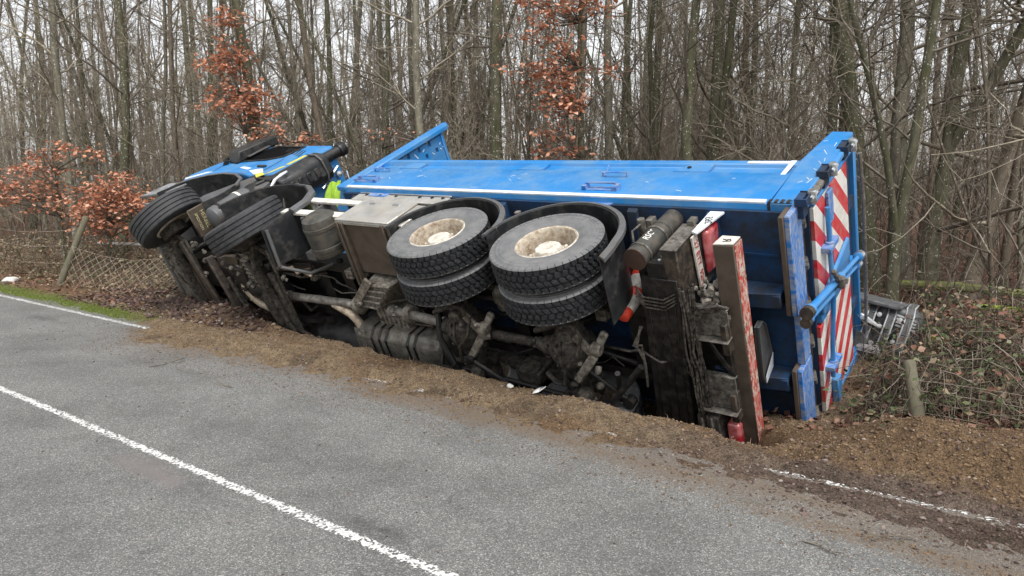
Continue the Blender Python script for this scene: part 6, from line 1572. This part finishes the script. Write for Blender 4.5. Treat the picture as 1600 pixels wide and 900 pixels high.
canes(350, (9.5, 13.5), (7.2, 10.0), (0.5, 1.3), 0.05)
o = sp.build("bramble_canes", M["brush_stem"]); tag(o, "tangled bare bramble canes", kind='stuff')
o = lf.build("bramble_leaves", M["bramble_leaf"]); tag(o, "scattered green bramble leaves", kind='stuff')

# ---------------------------------------------------------------- fences
pbr("post_wood", (0.165, 0.145, 0.11), 0.9, 0, dirt=(0.11, 0.105, 0.06), amount=0.5, scale=6, var=0.3, bmp=0.5, stretch=(3, 3, 0.5))
pbr("rusty_wire", (0.34, 0.30, 0.25), 0.7, 0.1, dirt=(0.2, 0.15, 0.1), amount=0.4, scale=8)
pbr("old_wire", (0.58, 0.52, 0.43), 0.6, 0.1, dirt=(0.40, 0.31, 0.22), amount=0.4, scale=8)
def post(base, top, r, parent):
    B, T = Vector(base), Vector(top); d = (T - B).normalized()
    mb = MB(); L = (T - B).length
    mb.lathe([(0, -0.1), (r * 1.02, -0.1), (r * 1.05, L * .3), (r * .97, L * .7), (r * .95, L - .015), (r * .8, L), (0, L + .005)], origin=B - parent.location, axis=d, n=14)
    return mb.build("post", M["post_wood"], parent)
fence = empty("wire_fence", (-9.06, 14.55, 0.0)); tag(fence, "sagging diamond wire fence with leaning wooden post left of the cab", "fence")
post((-9.10, 14.60, ground_z(15.98, 6.22) - .1), (-8.55, 14.85, 1.42), 0.062, fence)
fo = np.array(fence.location); fw = Soup(); g = np.random.default_rng(5)
# the mesh hangs from the post top to the front of the lorry, slanting wires both ways
def fpt(u, v):          # u along the fence, v up it
    s, n = 15.8 - 4.0 * u, 6.20 + 0.30 * u + 0.25 * v
    h = 0.72 - 0.10 * u - 0.14 * math.sin(u * 3.0)
    x, y = sn2w(s, n); return np.array([x, y, ground_z(s, n) + 0.03 + h * v]) - fo
for k in range(-5, 16):
    for sgn in (1, -1):
        pts = []
        for t in np.linspace(0, 1, 9):
            u = k / 15 + (t if sgn > 0 else 1 - t) * 0.26
            if 0 <= u <= 1: pts.append(fpt(u, t))
        if len(pts) > 1: tube_np(fw, pts, [0.0040 if sgn > 0 else 0.0018] * len(pts), 4)
tube_np(fw, [fpt(u, 1.0) for u in np.linspace(0, 1, 24)], [0.002] * 24, 4)
fw.build("wire_mesh", M["old_wire"], fence)
f3 = Soup()
for h in (0.35, 0.7, 1.0): tube_np(f3, [np.array([*sn2w(s, 6.4 + 0.05 * math.sin(s)), 0.15 + h - 0.10 * math.sin((s - 15.8) * 0.6)]) - fo for s in np.linspace(15.8, 26, 24)], [0.0026] * 24, 4)
f3.build("strand_wire", M["old_wire"], fence)
fence2 = empty("stock_fence", (3.2, 5.72, 0.0)); tag(fence2, "low square mesh stock fence with weathered round post behind the soil heap", "fence")
post((3.40, 5.92, 0.0), (3.40, 6.16, 0.53), 0.052, fence2)
fo2 = np.array(fence2.location); fw = Soup()
def f2(s, v):
    n = 6.78 + 0.05 * math.sin(s * 2.1) + 0.06 * v
    x, y = sn2w(s, n); return np.array([x, y, 0.09 + 0.27 * v + 0.03 * math.sin(s * 1.3 + v)]) - fo2
for v in (0.05, 0.35, 0.68, 1.0): tube_np(fw, [f2(s, v) for s in np.linspace(1.0, -3, 40)], [0.0022] * 40, 4)
for s in np.arange(0.95, -3, -0.16): tube_np(fw, [f2(s + 0.03 * math.sin(s * 17), v) for v in np.linspace(0.05, 1.0, 6)], [0.0022] * 6, 4)
fw.build("wire_mesh", M["rusty_wire"], fence2)

# ---------------------------------------------------------------- small things
def lump(name, mat, c, size, seed, label, cat, flat=0.7, n=2, squash=(1, 1)):
    g = np.random.default_rng(seed); bm = bmesh.new(); bmesh.ops.create_icosphere(bm, subdivisions=n + 1, radius=1)
    ph = g.uniform(0, 6, 6)
    for v in bm.verts:
        p = v.co.copy(); k = 1 + .16 * math.sin(p.x * 3 + ph[0]) * math.cos(p.y * 3 + ph[1]) + .10 * math.sin(p.z * 5 + p.x * 4 + ph[2]) + .06 * math.sin(p.x * 9 + p.y * 7 + ph[3])
        v.co = Vector((p.x * size * squash[0], p.y * size * squash[1], p.z * size * flat)) * k
    me = bpy.data.meshes.new(name); bm.to_mesh(me); bm.free(); me.materials.append(M[mat]); me.polygons.foreach_set("use_smooth", [True] * len(me.polygons))
    o = bpy.data.objects.new(name, me); o.location = c; put(o); o.rotation_euler = (0, 0, g.uniform(0, 3)); return tag(o, label, cat)
pbr("pale_stone", (0.66, 0.65, 0.62), 0.85, 0, dirt=(0.4, 0.37, 0.32), amount=0.3, scale=8, bmp=0.3)
pbr("moss", (0.26, 0.34, 0.02), 0.95, 0, dirt=(0.12, 0.15, 0.02), amount=0.4, scale=12, bmp=0.9, bscale=90)
pbr("log_bark", (0.13, 0.105, 0.08), 0.95, 0, dirt=(0.20, 0.24, 0.045), amount=0.5, scale=4, bmp=0.6)
lump("white_stone", "pale_stone", (-10.36, 15.11, ground_z(17.36, 5.87) + .05), 0.13, 3, "pale white stone on the verge at the left edge", "stone", 0.55, squash=(1.3, .8))
lump("mossy_stone", "moss", (4.50, 7.92, ground_z(1.15, 9.04) + .10), 0.15, 4, "larger bright mossy lump on the ground beside the grey wreckage", "mossy stone", 0.45, squash=(1.35, .7))
lump("mossy_stone", "moss", (4.33, 7.72, ground_z(1.17, 8.77) + .06), 0.11, 8, "smaller bright mossy lump below the grey wreckage", "mossy stone", 0.5, squash=(1.2, .8))
def log(name, pts, r, mat, label, cat):
    mb = MB(); c = Vector(pts[0]); mb.tube([Vector(p) - c for p in pts], r, 10); o = mb.build(name, M[mat]); o.location = c; return tag(o, label, cat)
L3 = lambda x, y, h: (x, y, ground_z(-.8 * x + .6 * y, .6 * x + .8 * y) + h)
log("fallen_log", [L3(5.6, 10.9, .22), L3(6.3, 10.3, .26), L3(7.0, 10.0, .2), L3(7.8, 9.6, .18)], [0.06, 0.07, 0.06, 0.05], "log_bark", "long mossy log lying among the leaves at far right", "log")
log("fallen_log", [L3(6.1, 9.6, .10), L3(6.5, 9.25, .10), L3(6.9, 8.9, .06)], [0.04, 0.045, 0.035], "moss", "short bright mossy log at the right edge", "log")
log("fallen_branch", [L3(-9.5, 16.9, .55), L3(-7.6, 15.6, .58), L3(-6.4, 14.6, .52)], [0.03, 0.04, 0.03], "pale_stone", "pale fallen branch behind the diamond wire fence", "branch")
def twig(name, s, n, L, a, label, seed, h=0.015):
    g = np.random.default_rng(seed); sp = Soup(); x, y = sn2w(s, n); z = max(0.0, ground_z(s, n)) + h
    p = wander(g, (0, 0, 0), (math.cos(a), math.sin(a), 0), L, 6, .2, 0); p[:, 2] = np.abs(p[:, 2]) * .4
    tube_np(sp, p, np.linspace(.006, .003, 6), 5)
    for j in (1, 2, 3, 4):
        q = wander(g, p[j], sidedir(g, p[j+1] - p[j], rad(50)), L * .35, 4, .3, 0); q[:, 2] = np.abs(q[:, 2]) * .5; tube_np(sp, q, [.004, .0035, .003, .002], 4)
    o = sp.build(name, M["twig_dark"]); o.location = (x, y, z); return tag(o, label, "twig")
twig("broken_twig", 8.05, 3.98, 0.45, 0.4, "broken dark twig on the asphalt below the front wheels", 1)
twig("broken_twig", 6.55, 4.05, 0.3, 2.4, "small dark twig scrap on the asphalt left of the dirt edge", 2)
twig("broken_twig", 1.05, 4.15, 0.25, -0.5, "single dark twig lying on the asphalt at lower right", 3, 0.01)
twig("broken_twig", 0.55, 4.55, 0.3, 2.9, "bunched dark twig at the dirt edge, lower right corner", 4)
# scraps of paper
def scrap(s, n, pts, label, name, mat="paper", h=0.02):
    x, y = sn2w(s, n); z = max(0, ground_z(s, n)) + h
    mb = MB(); vs = pts; mb.add(vs, [(0, 1, 2, 3)]); mb.add([vs[1], vs[4], vs[5], vs[2]], [(0, 1, 2, 3)])
    o = mb.build(name, M[mat]); o.location = (x, y, z); md = o.modifiers.new("solid", 'SOLIDIFY'); md.thickness = 0.002; return tag(o, label, "litter")
scrap(3.85, 5.55, [(-.06, -.02, 0), (.0, -.03, .02), (.02, .03, .05), (-.04, .04, .02), (.07, -.02, .07), (.07, .04, .06)], "torn white paper scrap on the soil below the rear axle", "paper_scrap")
scrap(12.6, 3.55, [(-.05, -.03, 0), (.02, -.03, .005), (.03, .02, .01), (-.05, .03, .004), (.07, -.02, .0), (.07, .03, .0)], "flat white scrap on the asphalt near the left edge", "paper_scrap", h=0.006)
lump("small_stone", "pale_stone", (*sn2w(4.15, 5.5), ground_z(4.15, 5.5) + .02), 0.035, 12, "pale pebble on the soil near the torn paper", "stone", 0.6)

# grey wreckage beyond the tailgate: a torn off tank shell with straps and bolts
wk = empty("wreckage", (3.95, 7.95, 0.30)); tag(wk, "dark grey torn plastic and metal wreckage lying behind the tailgate", "wreckage")
wx = Vector((0.78, -0.58, -0.10)).normalized(); wz = Vector((0.12, 0.0, 1)).normalized(); wy = wz.cross(wx).normalized(); wz = wx.cross(wy)
def W(a, b_, c): return wx * a + wy * b_ + wz * c
def wb(mb, poly_a, b0, b1):  # outline in (along, up), swept across
    n = len(poly_a); vs = [W(a, b0, c) for a, c in poly_a] + [W(a, b1, c) for a, c in poly_a]
    mb.add(vs, [tuple(range(n - 1, -1, -1)), tuple(range(n, 2 * n))] + [(i, (i + 1) % n, n + (i + 1) % n, n + i) for i in range(n)])
mb = MB(); wb(mb, [(-0.75, -0.12), (-0.05, -0.16), (0.02, -0.08), (0.04, 0.10), (-0.10, 0.20), (-0.75, 0.24)], -0.32, 0.25); mb.build("tank_shell", M["wreck_plastic"], wk, bevel=0.04, seg=3)
mb = MB(); wb(mb, [(0.0, -0.22), (0.30, -0.26), (0.40, -0.10), (0.46, 0.12), (0.44, 0.36), (0.34, 0.44), (0.05, 0.46), (0.0, 0.3)], -0.18, 0.28); mb.build("end_housing", M["wreck_plastic"], wk, bevel=0.05, seg=3)
mb = MB(); wb(mb, [(-0.8, 0.50), (0.25, 0.43), (0.28, 0.47), (-0.8, 0.56)], -0.30, 0.3); mb.build("top_panel", M["wreck_plastic"], wk, bevel=0.012)
mb = MB(); wb(mb, [(-0.8, 0.40), (-0.35, 0.40), (-0.05, 0.33), (0.1, 0.25), (0.1, 0.22), (-0.08, 0.28), (-0.36, 0.36), (-0.8, 0.36)], -0.36, -0.30); mb.build("torn_edge", M["wreck_bright"], wk, bevel=0.008)
for a in (-0.02, 0.17, 0.34):
    mb = MB(); pts = [(-0.02, 0.47, .28), (0.0, 0.46, -.1), (0.02, 0.36, -.26), (0.0, 0.18, -.30), (-0.03, 0.0, -.30), (0.03, -0.14, -.27), (0.06, -0.24, -.2)]
    for i in range(len(pts) - 1):
        p, q = pts[i], pts[i+1]; mb.beam(W(a + p[0], p[2], p[1]), W(a + q[0], q[2], q[1]), 0.075, 0.03, up=W(1, 0, 0).cross(Vector(W(q[0] - p[0], q[2] - p[2], q[1] - p[1]))))
    st_ = mb.build("strap", M["wreck_plastic"], wk, bevel=0.008)
    mb = MB()
    for sg in (-1, 1): mb.tube([W(a + p[0] + sg * 0.037, p[2] - 0.012, p[1] + .004) for p in pts], 0.008, 6)
    mb.build("strap_edge", M["wreck_bright"], st_)
for a, c in ((0.08, 0.36), (0.10, 0.24), (0.05, 0.05), (0.25, 0.1), (-0.15, 0.18), (0.28, 0.34)):
    mb = MB(); mb.lathe([(0, 0), (0.026, 0), (0.022, 0.022), (0, 0.026)], origin=W(a, -0.31, c), axis=-wy, n=10); mb.build("bolt", M["wreck_bright"], wk)
mb = MB(); mb.beam(W(-0.08, -0.33, -0.03), W(0.16, -0.34, -0.03), 0.02, 0.055); mb.beam(W(-0.05, -0.33, 0.0), W(0.14, -0.34, 0.02), 0.02, 0.03)
for k in range(4): mb.lathe([(0, 0), (0.018, 0), (0.018, 0.02), (0, 0.02)], origin=W(-0.05 + 0.06 * k, -0.345, 0.0), axis=-wy, n=8)
mb.build("bright_bracket", M["wreck_bright"], wk)
for k in range(4):
    mb = MB(); c = 0.24 + 0.035 * k; mb.beam(W(0.24, -0.28, c + .04), W(0.42, -0.22, c), 0.02, 0.018); mb.build("cooling_fin", M["wreck_bright"], wk)
mb = MB(); mb.tube([W(-0.45, -0.36, 0.42), W(-0.2, -0.38, 0.2), W(-0.02, -0.36, 0.12)], 0.006, 6); mb.tube([W(-0.02, -0.36, 0.12), W(0.03, -0.4, -0.2), W(0.1, -0.38, -0.35)], 0.005, 6); mb.build("loose_wire", M["cable_black"], wk)
